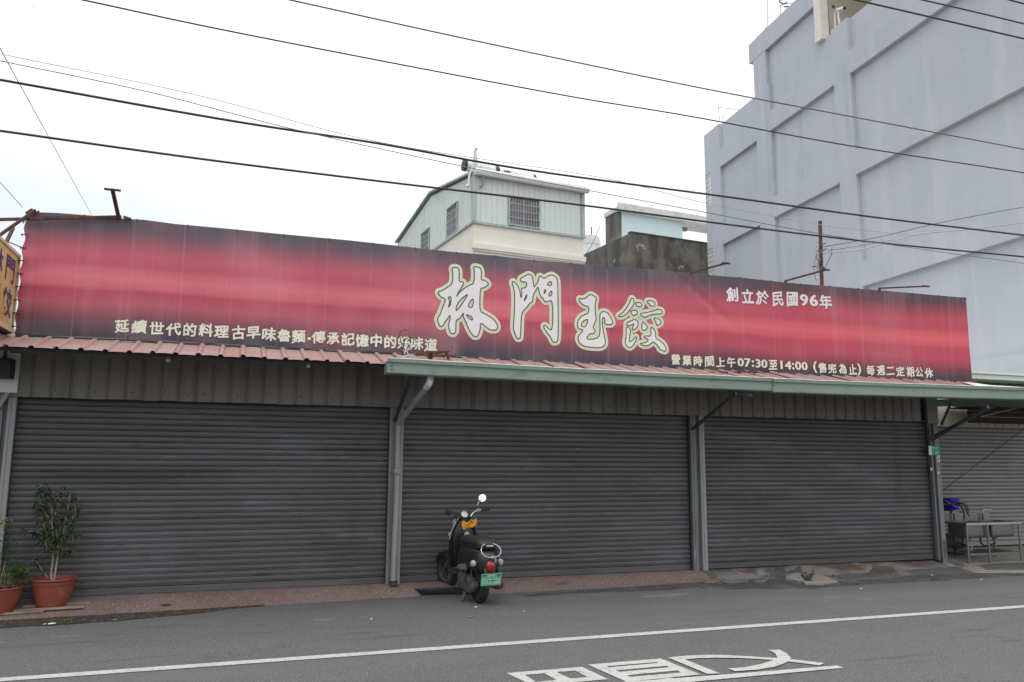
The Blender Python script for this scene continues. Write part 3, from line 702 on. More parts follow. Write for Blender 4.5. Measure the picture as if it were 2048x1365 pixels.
def over(cur, src, lo, hi, amt, col, mode='MIX'):
    r = nd('ShaderNodeMapRange'); r.inputs[1].default_value = lo; r.inputs[2].default_value = hi; r.inputs[4].default_value = amt; L(src, r.inputs[0])
    m_ = nd('ShaderNodeMix', data_type='RGBA', blend_type=mode); L(r.outputs[0], m_.inputs[0]); L(cur, m_.inputs[6]); m_.inputs[7].default_value = (*col, 1); return m_.outputs[2]
cur = over(cur, noise_(11, .35, 1, 1, 8.1), .52, .70, .22, srgb(150, 50, 66))          # darker printed zones
cur = over(cur, noise_(14, .8, 1, 3, 2.2), .50, .72, .28, srgb(196, 125, 130))         # sun-faded patches
cur = over(cur, noise_(90, .35, 1, 3, 5), .56, .78, .16, srgb(200, 150, 152))          # vertical fade streaks
cur = over(cur, noise_(420, .25, 1, 2, 9), .60, .78, .10, srgb(210, 170, 170))
cur = over(cur, noise_(40, 3, 1, 4, 12), .64, .78, .18, srgb(110, 66, 72))
# pale seam lines where the cloth rubs its frame, every half metre or so
fr = math_('FRACT', math_('MULTIPLY', sep.outputs[0], 25.0), 0); dd = math_('ABSOLUTE', math_('SUBTRACT', fr, .5), 0)
cur = over(cur, math_('MULTIPLY', dd, math_('ADD', .985, math_('MULTIPLY', noise_(23, .5, 1, 1, 4), .03))), .470, .505, .12, srgb(205, 150, 152))
L(cur, pb.inputs['Base Color'])
bp = nd('ShaderNodeBump'); bp.inputs['Strength'].default_value = .25; bp.inputs['Distance'].default_value = .02; L(noise_(60, 4, 1, 5, 1), bp.inputs['Height']); L(bp.outputs[0], pb.inputs['Normal'])
ban = b.build('banner', bm_, sign, smooth=80)
ul = ban.data.uv_layers.new(name='UVMap')
vz = ban.data.vertices; o0 = ORG[sign.name]
for lp in ban.data.loops:
    i = lp.vertex_index; ul.data[lp.index].uv = ((i % (NU+1))/NU, (i//(NU+1))/NVV)
# frame behind and the folded hems
q = MB()
for x in [BX0+.05+i*(BX1-BX0-.1)/13 for i in range(14)]:
    q.beam((x, SY+.06, lerp_line(BP, x)+.02), (x, SY+.06, lerp_line(TP, x)-.03), .035, .035)
    q.beam((x, SY+.08, lerp_line(TP, x)-.2), (x, SY+.9, 2.98), .03, .03)
q.build('frame', M['rust_dark'], sign)
q = MB(); q.tube([p+V((0, .014, -.004)) for p in TP], .013, 6); q.build('top_hem', M['line_print'], sign)
q = MB(); q.tube([p+V((0, .004, -.010)) for p in BP], .015, 6); q.build('bottom_hem', M['line_print'], sign)
q = MB(); q.tube([p+V((0, -.004+.012*math.sin(i*1.7), -.022-.01*(i % 3))) for i, p in enumerate(BP)], .007, 6); q.build('sagging_rod', M['rust'], sign)
q = MB()
for i in range(26):
    x = BX0+.03+i*(BX1-BX0-.06)/25; z = lerp_line(TP, x)
    q.tube([(x, SY-.01, z-.03), (x, SY-.012, z+.006), (x, SY+.02, z+.012)], .004, 5)
    z = lerp_line(BP, x); q.tube([(x, SY-.02, z+.03), (x, SY-.022, z-.004), (x, SY+.02, z-.012)], .004, 5)
for i in range(9):
    z = lerp_line(BP, BX0)+.08+i*.145; q.tube([(BX0+.03, SY-.012, z), (BX0-.03, SY, z+.01), (BX0-.03, SY+.05, z)], .006, 5)
q.build('lacing', M['rust_dark'], sign, kind='stuff')
# --- lettering
def sp_xz(px, py):
    p = onY(px, py, SY-.012); return (p.x, p.z)
def conform(vs, off):
    return [V((x, ban_y(x, z)-off, z)) for x, z in vs]
def ribbon(cont, r, off, dep=.0015):
    """round-ended raised line along closed contours: half-round segments plus domes at the corners"""
    b = MB()
    for c in cont:
        n = len(c)
        for i in range(n):
            p, q = c[i], c[(i+1) % n]; dx, dz_ = q[0]-p[0], q[1]-p[1]; l = math.hypot(dx, dz_)
            if l < 1e-5: continue
            nx, nz = -dz_/l, dx/l; vs = []
            for e in (p, q):
                y = ban_y(e[0], e[1])-off
                for t in (-1, -.8, 0, .8, 1):
                    vs.append((e[0]+nx*r*t, y-dep*math.sqrt(max(0, 1-t*t)), e[1]+nz*r*t))
            b.add(vs, [(k, k+1, 6+k, 5+k) for k in range(4)])
            y = ban_y(p[0], p[1])-off; m_ = 12
            vs = [(p[0], y-dep, p[1])]+[(p[0]+r*.8*math.cos(a), y-dep*.6, p[1]+r*.8*math.sin(a)) for a in [2*math.pi*k/m_ for k in range(m_)]]+[(p[0]+r*math.cos(a), y, p[1]+r*math.sin(a)) for a in [2*math.pi*k/m_ for k in range(m_)]]
            b.add(vs, [(0, 1+k, 1+(k+1) % m_) for k in range(m_)]+[(1+k, 1+m_+k, 1+m_+(k+1) % m_, 1+(k+1) % m_) for k in range(m_)])
    return b
def big(name_, conts, holes, cx, cy_, k, lab):
    P = [[(cx+x/k, cy_+y/k) for x, y in c] for c in conts+holes]
    P = [chaikin([sp_xz(*p) for p in c], 2) for c in P]
    vs, fs = fill2d(P)
    o = ribbon(P, .046, .004).build('character', M['halo_print'], sign, label=lab)
    # close the halo's middle too
    vs, fs = refine(vs, fs)
    MB().add(conform([(v[0], v[1]) for v in vs], .0075), fs).build('character_fill', M['white_print'], o)
    ribbon(P, .0068, .0085, .0008).build('character_outline', M['line_print'], o, kind='stuff')
C1 = [(360,130),(380,122),(450,130),(465,170),(472,230),(460,350),(530,352),(540,380),(500,460),(450,520),(425,600),(447,552),(500,500),(560,450),(640,405),(708,380),(715,170),(698,125),(715,108),(805,122),(825,180),(828,240),(815,320),(880,330),(925,365),(942,400),(900,425),(865,455),(820,450),(808,500),(800,650),(800,760),(815,835),(850,850),(930,895),(1000,940),(1050,990),(1085,1060),(1080,1110),(1040,1132),(960,1125),(900,1080),(808,1000),(808,1110),(790,1180),(755,1240),(690,1222),(620,1110),(575,990),(530,905),(541,858),(532,858),(500,910),(460,955),(415,965),(418,1120),(405,1170),(370,1192),(325,1175),(295,1050),(320,960),(328,880),(300,920),(240,1000),(215,1050),(165,1085),(125,980),(122,935),(165,880),(200,770),(262,630),(180,600),(140,550),(132,510),(195,500),(280,440),(360,390),(370,210),(352,160)]
C1h = [[(285,605),(345,580),(330,730),(290,770),(315,690),(310,640)], [(410,835),(430,720),(490,640),(560,580),(610,545),(570,620),(480,760)], [(700,590),(590,750),(690,775)], [(575,875),(680,915),(685,985),(600,915)]]
big('c', [C1], C1h, 860, 520, 8.027, 'first big character, two trees side by side')
C2 = [(120,265),(150,275),(200,330),(240,420),(258,560),(275,440),(258,375),(345,368),(350,270),(280,280),(240,245),(260,210),(340,175),(370,150),(410,160),(445,200),(460,370),(490,330),(540,260),(545,180),(580,185),(625,225),(690,180),(760,158),(800,185),(848,225),(850,600),(858,1220),(800,1250),(765,1240),(720,1140),(670,1090),(615,1000),(625,975),(655,975),(710,1045),(765,1040),(765,575),(700,580),(650,602),(620,570),(605,530),(575,520),(545,440),(535,345),(500,400),(450,490),(440,600),(405,605),(330,710),(258,770),(250,1160),(230,1192),(195,1185),(150,1090),(130,1010),(150,780),(155,420),(115,300)]
big('c', [C2], [[(350,460),(350,525),(292,605)], [(745,250),(752,340),(660,320)], [(630,400),(665,405),(625,480)], [(752,400),(752,500),(685,500)]], 1010, 530, 8.03, 'second big character, the gate')
C3 = [(470,195),(530,190),(570,225),(615,250),(600,320),(585,400),(595,590),(610,650),(600,700),(570,770),(545,845),(590,870),(590,920),(560,955),(490,950),(455,990),(410,1070),(645,1048),(690,940),(680,700),(680,590),(700,540),(740,520),(810,530),(870,590),(935,720),(925,765),(890,778),(790,770),(770,740),(785,690),(760,635),(735,640),(722,700),(745,880),(790,1080),(790,1160),(740,1210),(660,1232),(380,1205),(300,1160),(255,1080),(252,1010),(290,965),(330,920),(358,878),(270,860),(240,800),(248,710),(300,630),(380,580),(460,560),(468,420),(380,410),(310,360),(272,290),(280,262),(340,285),(420,250)]
big('c', [C3], [[(455,660),(430,760),(390,828),(320,810),(320,760),(350,710)]], 1130, 570, 9.75, 'third big character, small, with a hooked right stroke')
C4 = [[(395,118),(440,140),(455,200),(440,270),(370,370),(280,470),(200,512),(130,510),(130,490),(230,420),(320,300),(375,190)],
 [(475,215),(590,212),(622,260),(600,305),(540,305),(495,265)], [(372,390),(480,372),(525,395),(525,460),(432,490),(410,450)],
 [(725,175),(850,182),(895,220),(885,290),(800,290),(780,250),(725,210)], [(580,440),(700,430),(920,375),(930,350),(1050,375),(1045,440),(990,455),(890,455),(800,475),(690,528),(620,505)],
 [(880,530),(1000,570),(1040,640),(930,710),(925,640),(880,560)], [(290,660),(380,600),(470,568),(530,590),(548,660),(520,740),(470,780),(405,790),(470,645),(380,700),(310,690)],
 [(290,722),(340,730),(392,790),(370,900),(350,1040),(400,1035),(500,920),(515,960),(480,1060),(400,1155),(350,1160),(290,1110),(270,1050),(300,900)],
 [(640,595),(690,670),(740,715),(725,770),(670,808),(625,780),(615,720)],
 [(805,725),(860,750),(910,830),(905,960),(1000,1010),(1090,1090),(1130,1190),(1125,1235),(1080,1238),(985,1190),(985,1150),(920,1080),(855,1035),(790,1100),(700,1128),(590,1095),(600,1070),(700,1060),(775,995),(660,945),(690,910),(820,930)]]
big('c', C4, [], 1225, 585, 10.5, 'fourth big character, of many separate strokes')
def seg_ribbon(b, segs, P, r, off, dep=.0012):
    for i, j in segs:
        p, q = P[i], P[j]; dx, dz_ = q[0]-p[0], q[1]-p[1]; l = math.hypot(dx, dz_)
        if l < 1e-6: continue
        nx, nz = -dz_/l, dx/l; vs = []
        for e in (p, q):
            y = ban_y(e[0], e[1])-off
            for t in (-1, 0, 1): vs.append((e[0]+nx*r*t, y-dep*(t == 0), e[1]+nz*r*t))
        b.add(vs, [(k, k+1, 4+k, 3+k) for k in range(2)])
        y = ban_y(p[0], p[1])-off
        b.add([(p[0], y-dep, p[1])]+[(p[0]+r*math.cos(k*math.pi/3), y, p[1]+r*math.sin(k*math.pi/3)) for k in range(6)], [(0, 1+k, 1+(k+1) % 6) for k in range(6)])
def line(chars, px0, py0, k, hpx, mt, lab, seed=1, asp=1.0):
    rr = random.Random(seed)
    for ch, x, y in chars:
        b = MB()
        X, Z = sp_xz(px0+x/k, py0+y/k); X1, Z1 = sp_xz(px0+x/k, py0+y/k-hpx/2)
        hh = 2*abs(Z1-Z)
        dig = ch in '0123456789:.()（）'
        vs, fs, gw, gh = glyph({'（': '(', '）': ')', '.': '•'}.get(ch, ch), 0)
        if dig:
            th = {':': .56, '.': .16, '（': 1.08, '）': 1.08}.get(ch, .76)*hh; s = th/gh; wx = s*(1.25 if ch.isdigit() else 1.2)
            rot = 0; sh = 0; bold = .058*hh if ch.isdigit() else .045*hh
            if ch.isdigit(): vs2 = vs
        else:
            s = hh/max(gh, gw, .7)*.93; wx = s*asp*(1+rr.uniform(-.05, .05)); rot = rr.uniform(-.03, .05); sh = .08
            bold = hh*(.030 if len(fs) < 170 else .022 if len(fs) < 260 else .014)
        out = []
        for vx, vy in vs:
            if not dig:   # the wobble of a brush
                ox, oy = vx, vy
                vx += .020*math.sin(oy*9+x)+.012*math.sin(ox*17+oy*5+y); vy += .020*math.sin(ox*8+y)+.014*math.sin(oy*19+ox*4+x)
            a_, b__ = vx*wx, vy*s+vx*s*sh
            out.append((X+a_*math.cos(rot)-b__*math.sin(rot), Z+a_*math.sin(rot)+b__*math.cos(rot)))
        b.add(conform(out, .005), fs)
        bd = boundary(fs)
        if dig and ch.isdigit():
            # thick uprights, thin crossings: widen sideways only
            P = out
            for dxs in (-1, 1):
                o2 = [(p[0]+dxs*bold*.9, p[1]) for p in out]; b.add(conform(o2, .0053), fs)
            bold *= .4
        seg_ribbon(b, bd, out, bold, .0050)
        b.build('character', mt, sign)
l1 = [('延',145,135),('續',350,145),('世',560,160),('代',765,175),('的',960,180),('料',1155,185),('理',1345,205),('古',1545,215),('早',1725,215),('味',1915,235)]
l1b = [('魯',112,130),('麵',285,140),('.',412,168),('傳',525,150),('承',700,165),('記',880,175),('憶',1050,190),('中',1220,190),('的',1390,205),('好',1550,210),('味',1715,225),('道',1880,240)]
line(l1, 220, 630, 6.02, 27, M['cream_print'], 'left half of the slogan in cream characters')
line(l1b, 550, 650, 6.02, 26, M['cream_print'], 'right half of the slogan in cream characters', 5)
line([('創',210,165),('立',470,195),('於',725,215),('民',985,240),('國',1240,250),('9',1440,260),('6',1605,265),('年',1805,290)], 1440, 570, 8.533, 29, M['white_print'], 'white founding-year line', 3)
l3 = [('營',158,140),('業',322,155),('時',485,165),('間',650,170),('上',812,180),('午',970,185),('0',1105,182),('7',1205,190),(':',1285,203),('3',1362,200),('0',1455,205),('至',1585,220),('1',1708,220),('4',1805,225),(':',1878,240),('0',1950,232)]
line(l3, 1330, 700, 7.314, 21, M['cream_print'], 'opening hours', 4)
l4 = [('0',70,165),('（',225,180),('售',330,190),('完',475,200),('為',628,205),('止',772,215),('）',872,215),('每',1038,225),('週',1185,230),('二',1325,235),('定',1468,245),('期',1615,250),('公',1745,255),('休',1885,265)]
line(l4, 1600, 710, 7.314, 20.5, M['cream_print'], 'closing-day note', 6)

# rusty lamp arms on top of the sign
def arm(px0, py0, px1, py1, lab, crossdir=(1, 0, 0), w_=.022, crosslen=.12, grp='rusty lamp arms on top of the red sign'):
    b0 = onY(px0, py0, SY+.03); b1 = onX(px1, py1, b0.x); t = thing('lamp_arm', b0, lab, 'lamp arm', grp)
    MB().beam(b0+V((0, .05, -.08)), b0+V((0, 0, .01)), .03, .03).build('foot', M['rust'], t)
    MB().beam(b0, b1, w_, w_).build('rod', M['rust'], t)
    MB().beam(b1-V(crossdir)*crosslen/2, b1+V(crossdir)*crosslen/2, .03, .018).build('crosspiece', M['rust_dark'], t)
arm(1380, 547, 1452, 527, 'rusty lamp arm on the red sign, just left of the founding-year lettering')
arm(1572, 562, 1652, 540, 'rusty lamp arm on the red sign in front of the rusty pole')
arm(1760, 577, 1852, 573, 'rusty lamp arm on the red sign, the one nearest its right end')
arm(238, 438, 225, 380, 'tallest rusty lamp arm, standing up at the left end of the red sign', w_=.035, crosslen=.16)
t = thing('steel_tube', onY(120, 437, 9.62), 'long rusty steel tube running left from the top of the red sign', 'steel tube')
MB().beam(onY(-60, 441, 9.58), onY(243, 434, 9.66), .03, .03).build('tube', M['rust'], t)
MB().beam(onY(247, 434, 9.66), onY(262, 439, 9.66), .03, .025).build('stub', M['rust_dark'], t)
t = thing('steel_brace', onY(30, 450, 9.5), 'slanting rusty brace between the yellow box sign and the red sign corner', 'brace')
MB().beam(onY(-8, 476, 9.3), onY(70, 421, 9.66), .028, .028).build('bar', M['rust_dark'], t)
q = MB()
for i in range(7):
    a = onY(52+i*3.4, 426-(i % 3)*2.2, 9.64+.02*(i % 2)); q.tube([a, a+V((.02, .02, .025*(1-i % 2*2)))], .012, 6)
q.build('wire_knot', M['rust'], t)

# yellow box sign, edge-on to the road
YX = -2.34
y0, y1 = 8.35, 9.80
bs = thing('box_sign', (YX-.12, 9.1, 2.93), 'yellow projecting box sign with dark blue characters at the left edge', 'sign')
ymat = mat('box_sign_print', (.60, .45, .20), .45, layers=[(2.6, (1, 1, .7), .42, .62, (.62, .27, .035), .85), (2.0, I, .55, .75, (.52, .44, .24), .7), (9, VS, .6, .75, (.35, .24, .1), .4)])
q = MB(); q.box(YX-.22, YX-.012, y0, y1-.03, 2.99, 3.76); q.build('panel', ymat, bs)
q = MB()
for a in ((y0-.03, y1, 2.935, 2.985), (y0-.03, y1, 3.765, 3.80)): q.box(YX-.24, YX, a[0], a[1], a[2], a[3])
q.box(YX-.24, YX, y1-.045, y1, 2.985, 3.765); q.box(YX-.24, YX, y0-.03, y0, 2.985, 3.765)
q.build('frame', M['box_frame'], bs, bevel=.004)
q = MB(); q.box(YX-.22, YX-.02, y0, y1-.02, 2.92, 2.934); q.build('underside', M['rust_dark'], bs)
g = MB()
for ch, cy0, cy1, cz0, cz1 in (('門', 9.30, 9.655, 3.43, 3.70), ('餃', 9.30, 9.66, 3.06, 3.37), ('林', 8.83, 9.20, 3.43, 3.70), ('玉', 8.85, 9.20, 3.07, 3.35)):
    vs, fs, gw, gh = glyph(ch, .03)
    g.add([(YX-.011, (cy0+cy1)/2+vx*(cy1-cy0)/gw, (cz0+cz1)/2+vy*(cz1-cz0)/gh) for vx, vy in vs], fs)
g.build('lettering', M['ink_blue'], bs)
MB().beam((YX-.1, 9.5, 3.8), (YX-.1, 9.78, 4.1), .03, .03).build('stay', M['rust'], bs)
MB().tube([onY(-20, 470, 9.6), onY(48, 497, 9.7)], .006, 5).build('stay_wire', M['rust_dark'], bs)

# rusted angle frames lying on the eave, and the wire tangle
def frame(pts, lab, grp=None, seed=0):
    cx = sum(p[0] for p in pts)/len(pts)
    c = onY(pts[0][0], pts[0][1], 9.45); t = thing('angle_frame', c, lab, 'steel frame')
    return t
t = frame([(875, 712)], 'rusted steel angle frame standing on the eave above the end of the green gutter')
for a, b_, w_ in (((856,716),(860,704),.02), ((858,705),(898,704),.02), ((872,706),(832,709),.018), ((860,704),(862,718),.04), ((892,705),(897,718),.022), ((865,711),(905,712),.014), ((898,704),(870,708),.012)):
    MB().beam(onY(a[0], a[1], 9.45), onY(b_[0], b_[1], 9.45+.04), w_, w_).build('bar', M['rust'], t)
t = frame([(1480, 748)], 'rusted perforated angle frame lying on the eave under the opening hours')
for a, b_, w_ in (((1405,746),(1512,744),.02), ((1440,752),(1500,744),.014), ((1478,742),(1472,757),.02), ((1512,743),(1514,758),.035), ((1420,750),(1490,747),.012), ((1500,744),(1530,747),.012)):
    MB().beam(onY(a[0], a[1], 9.45), onY(b_[0], b_[1], 9.47), w_, w_).build('bar', M['rust'], t)
t = thing('wire_tangle', onY(810, 705, 9.5), 'tangle of loose black and white wires rising in front of the slogan', 'wire tangle')
MB().tube(smooth_line([onY(x, y, 9.5) for x, y in ((806,712),(803,690),(800,672),(801,664),(807,660),(817,661))]), .005, 6).build('black_wire', M['rust_dark'], t)
MB().tube(smooth_line([onY(x, y, 9.52) for x, y in ((803,712),(807,690),(811,678),(822,676),(830,681))]), .006, 6).build('black_wire', M['cable'], t)
for pl in (((808,708),(813,696),(816,689),(820,688),(822,698),(816,700)), ((832,714),(822,712),(816,708),(815,700),(821,694),(824,689),(818,687)), ((805,700),(812,704),(809,692),(815,684),(820,690)), ((798,712),(808,714),(818,710),(826,714))):
    MB().tube(smooth_line([onY(x, y, 9.49) for x, y in pl]), .0045, 5).build('white_wire', M['pvc'], t)

# left neighbour sliver: pale wall with its own shutter frame
nb = thing('neighbouring_shop', (-4.2, 10.2, 0), 'sliver of the pale neighbouring shop at the left edge', 'building')
MB().box(-9, -2.47, 10.2, 16, 0, 2.9).build('wall', M['white_sheet'], nb)
MB().box(-2.62, -2.475, 10.02, 10.19, .1, 2.9).build('pillar', M['post_pale'], nb)
shutter(nb, -5.2, -2.63, 10.12, .1, 2.1, M['slat_pale'])
MB().box(-5.3, -2.63, 9.98, 10.1, 2.1, 2.85).build('fascia', M['white_sheet'], nb)
t = thing('speaker_box', onY(8, 735, 9.7), 'small black box hanging under the eave at the left edge', 'speaker')
a = onY(3, 716, 9.7); b_ = onY(19, 756, 9.7)
MB().box(a.x-.1, b_.x, 9.7, 9.9, b_.z, a.z).build('case', M['black_plastic'], t, bevel=.008)
MB().beam(((a.x+b_.x)/2-.04, 9.8, a.z), ((a.x+b_.x)/2-.04, 9.8, 2.9), .03, .03).build('hanger', M['rust_dark'], t)
t = thing('wall_corner_panel', onY(20, 770, 9.93), 'pale corner panel beside the black box at the left end', 'panel')
a = onY(-6, 700, 9.93); b_ = onY(36, 786, 9.93); MB().box(a.x, b_.x-.01, 9.925, 9.943, b_.z, 2.88).build('sheet', M['white_sheet'], t)

# ================================================================== RIGHT SHOP
rs = thing('right_shop', (14.5, 11.5, 0), 'low shop set back at the right, pale roller shutter and cream cladding', 'building')
MB().box(12.3, 17.2, 11.75, 22, 0, 3.2).build('wall', M['white_sheet'], rs)
MB().box(11.03, 12.35, 11.75, 11.9, 0, 3.2).build('wall', M['white_sheet'], rs)
shutter(rs, 11.8, 16.6, 11.5, .10, 2.30, M['slat_pale'], p=.072)
x = 11.9; pc = MB(); pc.add([(0,.006,0),(.006,-.012,0),(.018,-.012,0),(.024,0,0),(.2,0,0),(0,.006,.9),(.006,-.012,.9),(.018,-.012,.9),(.024,0,.9),(.2,0,.9)], [(i, i+1, 6+i, 5+i) for i in range(4)])
pcm = pc.mesh('cladding_panel', M['clad_cream'])
while x < 16.6:
    o = bpy.data.objects.new('cladding_panel', pcm); COL.objects.link(o); o.parent = rs; o.location = V((x, 11.46, 2.29))-ORG[rs.name]; x += .2
x = 12.6; pc = MB(); pc.add([(0,.006,0),(.006,-.02,0),(.03,-.02,0),(.036,0,0),(.3,0,0),(0,.006,.4),(.006,-.02,.4),(.03,-.02,.4),(.036,0,.4),(.3,0,.4)], [(i, i+1, 6+i, 5+i) for i in range(4)])
pcm = pc.mesh('upper_panel', M['clad_olive'])
e0 = onY(1945, 772, 11.3)
while x < 16.6:
    o = bpy.data.objects.new('upper_panel', pcm); COL.objects.link(o); o.parent = rs; o.location = V((x, 11.42, e0.z-.16))-ORG[rs.name]; x += .3
a = onY(1942, 744, 11.0); b_ = onY(1942, 757.5, 11.0)
MB().box(11.9, 17.0, 11.0, 11.9, b_.z, a.z-.03).build('roof_edge', M['white_sheet'], rs, bevel=.01)
MB().box(11.88, 17.02, 10.97, 11.95, a.z-.028, a.z+.015).build('roof_cap', M['white_sheet'], rs)
MB().box(11.9, 17.0, 11.9, 22, a.z-.2, a.z-.05).build('roof', M['white_sheet'], rs)
aw = thing('brown_awning', (13.5, 11.0, 2.3), 'dark brown boarded awning box hanging in front of the cream cladding at the right', 'awning')
a = onY(1936, 813, 11.0); b_ = onY(1936, 846, 11.0)
for i in range(4):
    z0 = b_.z+(a.z-b_.z)*i/4; MB().box(a.x+.0, a.x+3.2, 10.98+.004*(i % 2), 11.03, z0+.002, b_.z+(a.z-b_.z)*(i+1)/4-.004).build('board', M['brown'], aw)
MB().box(a.x, a.x+3.2, 11.04, 11.4, a.z-.03, a.z).build('top', M['brown'], aw)
MB().beam(onY(1925, 808, 11.0), onY(1975, 815, 10.9), .06, .06).build('rail', M['rust_dark'], aw)
t = thing('stay_cable', onY(1965, 910, 10.9), 'thin dark wire slanting across the pale shutter at the right', 'wire')
MB().tube([onY(1886, 981, 10.9), onY(2065, 845, 10.9)], .006, 6).build('wire', M['rust'], t)

# small plates on the right post
t = thing('address_plate', onY(1868, 902, 9.98), 'small teal and white house-number plate high on the right post', 'plate')
a = onY(1856, 892, 9.975); b_ = onY(1880, 911, 9.975)
MB().box(a.x, b_.x, 9.972, 9.978, b_.z, a.z).build('plate', M['sign_teal'], t)
c = onY(1863, 905, 9.975); MB().box(a.x+.002, c.x, 9.966, 9.971, b_.z+.004, a.z-.004).build('white_strip', M['sign_white'], t)
g = MB()
for s_, px, py, hh in (('420', 1873, 905.5, .03), ('路', 1867, 897, .035), ('段', 1872.5, 897, .035)):
    vs, fs, gw, gh = glyph(s_, .02); q0 = onY(px, py, 9.971); sc_ = hh/max(gh, .5)
    g.add([(q0.x+vx*sc_, 9.9705, q0.z+vy*sc_) for vx, vy in vs], fs)
g.build('lettering', M['sign_white'], t)
t = thing('no_smoking_sticker', onY(1874, 918, 10.02), 'small white and red prohibition sticker under the teal plate', 'sticker')
a = onY(1868.5, 911.5, 10.03); b_ = onY(1880, 925, 10.03); MB().box(a.x, b_.x, 10.03, 10.034, b_.z, a.z).build('sheet', M['sign_white'], t)
cc = V(((a.x+b_.x)/2, 10.028, (a.z+b_.z)/2)); rg = (a.z-b_.z)*.36
g = MB()
for i in range(20):
    q0, q1 = [2*math.pi*k/20 for k in (i, i+1)]
    g.add([cc+V((math.cos(q_)*r_, 0, math.sin(q_)*r_)) for q_, r_ in ((q0, rg*.74), (q1, rg*.74), (q1, rg), (q0, rg))], [(0, 1, 2, 3)])
g.build('ring', M['sign_red'], t)
MB().beam(cc+V((-rg*.6, -.0005, rg*.6)), cc+V((rg*.6, -.0005, -rg*.6)), .001, rg*.26).build('slash', M['sign_red'], t)
MB().beam(cc+V((-rg*.5, -.001, 0)), cc+V((rg*.5, -.001, 0)), .001, rg*.22).build('cigarette', M['ink'], t)
for px, py, w_, h_, lab in ((1876, 946, .055, .035, 'blank white label low on the right post, below the red and white sticker'), (1858.5, 939, .03, .045, 'narrow pale label on the shutter channel left of the right post'), (1877, 997, .02, .06, 'torn scrap of paper on the right post beside the blue bucket')):
    q0 = onY(px, py, 10.03); t = MB().box(q0.x-w_/2, q0.x+w_/2, (9.985 if px < 1860 else 10.03), (9.99 if px < 1860 else 10.036), q0.z-h_/2, q0.z+h_/2).build('paper_label', M['paper'], label=lab, cat='label')

# ================================================================== SINK
SKX0, SKX1, SKY0, SKY1, SKZ = 11.25, 12.45, 10.085, 10.62, .652
t = thing('sink_table', (11.8, 10.35, 0), 'stainless steel double-bowl sink on legs at the foot of the right post', 'sink')
b = MB()
def slab(x0, x1, y0, y1, z0, z1): b.box(x0, x1, y0, y1, z0, z1)
bw = [(11.31, 11.82), (11.88, 12.38)]; by0, by1 = 10.15, 10.53
slab(SKX0, SKX1, SKY0, by0, SKZ-.04, SKZ); slab(SKX0, SKX1, by1, SKY1, SKZ-.04, SKZ)
slab(SKX0, bw[0][0], by0, by1, SKZ-.04, SKZ); slab(bw[0][1], bw[1][0], by0, by1, SKZ-.04, SKZ); slab(bw[1][1], SKX1, by0, by1, SKZ-.04, SKZ)
b.build('top', M['stainless'], t)
MB().box(SKX0, SKX1, SKY0-.004, SKY0-.0005, SKZ-.036, SKZ-.002).build('front_lip', M['steel_bright'], t)
MB().box(SKX0, SKX0+1.12, SKY1-.014, SKY1, SKZ+.001, SKZ+.115).build('backsplash', M['stainless'], t, bevel=.004)
for x0, x1 in bw:
    bb = MB(); rings = []
    for z, k_ in ((SKZ-.041, 0), (SKZ-.20, .0), (SKZ-.235, .006), (SKZ-.25, .03)):
        cx_, cyy = (x0+x1)/2, (by0+by1)/2; hx, hy = (x1-x0)/2+.004-k_, (by1-by0)/2+.012-k_
        rings.append([V((cx_+hx*math.copysign(abs(math.cos(q_))**.25, math.cos(q_)), cyy+hy*math.copysign(abs(math.sin(q_))**.25, math.sin(q_)), z)) for q_ in [2*math.pi*(i+.5)/32 for i in range(32)]])
    bb.loft(rings, caps=False); bb.add(rings[-1], [tuple(range(32))])
    o = bb.build('bowl', M['stainless'], t, smooth=50)
    MB().tube([((x0+x1)/2, 10.34, SKZ-.25), ((x0+x1)/2, 10.34, SKZ-.31)], .04, 12).build('drain', M['pvc_grey'], o)
for x, y in ((SKX0+.025, SKY0+.025), (11.72, SKY0+.02), (SKX1-.03, SKY0+.025), (SKX0+.025, SKY1-.03), (SKX1-.03, SKY1-.03)):
    MB().tube([(x, y, SKZ-.04), (x, y, .05), (x, y, -.0 if y < 10.3 else .02)], .019, 10).build('leg', M['stainless'], t, smooth=True)
MB().beam((SKX0+.03, SKY0+.03, .15), (SKX1-.03, SKY0+.03, .15), .025, .03).build('shelf_rail', M['stainless'], t)
MB().beam((SKX0+.03, SKY1-.03, .16), (SKX1-.03, SKY1-.03, .16), .025, .03).build('shelf_rail', M['stainless'], t)
for i in range(9):
    x = SKX0+.12+i*.125; MB().beam((x, SKY0+.04, .165), (x, SKY1-.04, .165), .025, .012).build('shelf_slat', M['stainless'], t)
def tap(px, lab):
    q0 = onY(px, 1030, SKY1-.05); x = q0.x; z = SKZ
    tt = thing('tap', (x, SKY1-.05, z), lab, 'tap')
    MB().tube([(x, SKY1-.05, z), (x, SKY1-.05, z+.13), ], [.018, .010], 8).build('stem', M['dark_steel'], tt)
    MB().tube(smooth_line([(x, SKY1-.05, z+.12), (x+.02, SKY1-.06, z+.165), (x+.08, SKY1-.10, z+.17), (x+.12, SKY1-.13, z+.165)]), .013, 8).build('spout', M['chrome_dull'], tt)
    MB().beam((x+.07, SKY1-.1, z+.19), (x+.13, SKY1-.12, z+.215), .03, .012).build('handle', M['wood'], tt)
tap(1965, 'brass and grey tap standing over the right sink bowl')
tap(1908, 'dark tap near the blue bucket, over the left sink bowl')
t = thing('supply_pipe', onY(1890, 1010, 10.66), 'black water pipe with taps and hoses running from the right post over the sink', 'pipe')
MB().tube(smooth_line([onY(1884, 1009, 10.60), onY(1902, 1009, 10.60), onY(1916, 1007, 10.60), onY(1924, 1008, 10.5)]), .015, 8).build('pipe', M['rubber'], t)
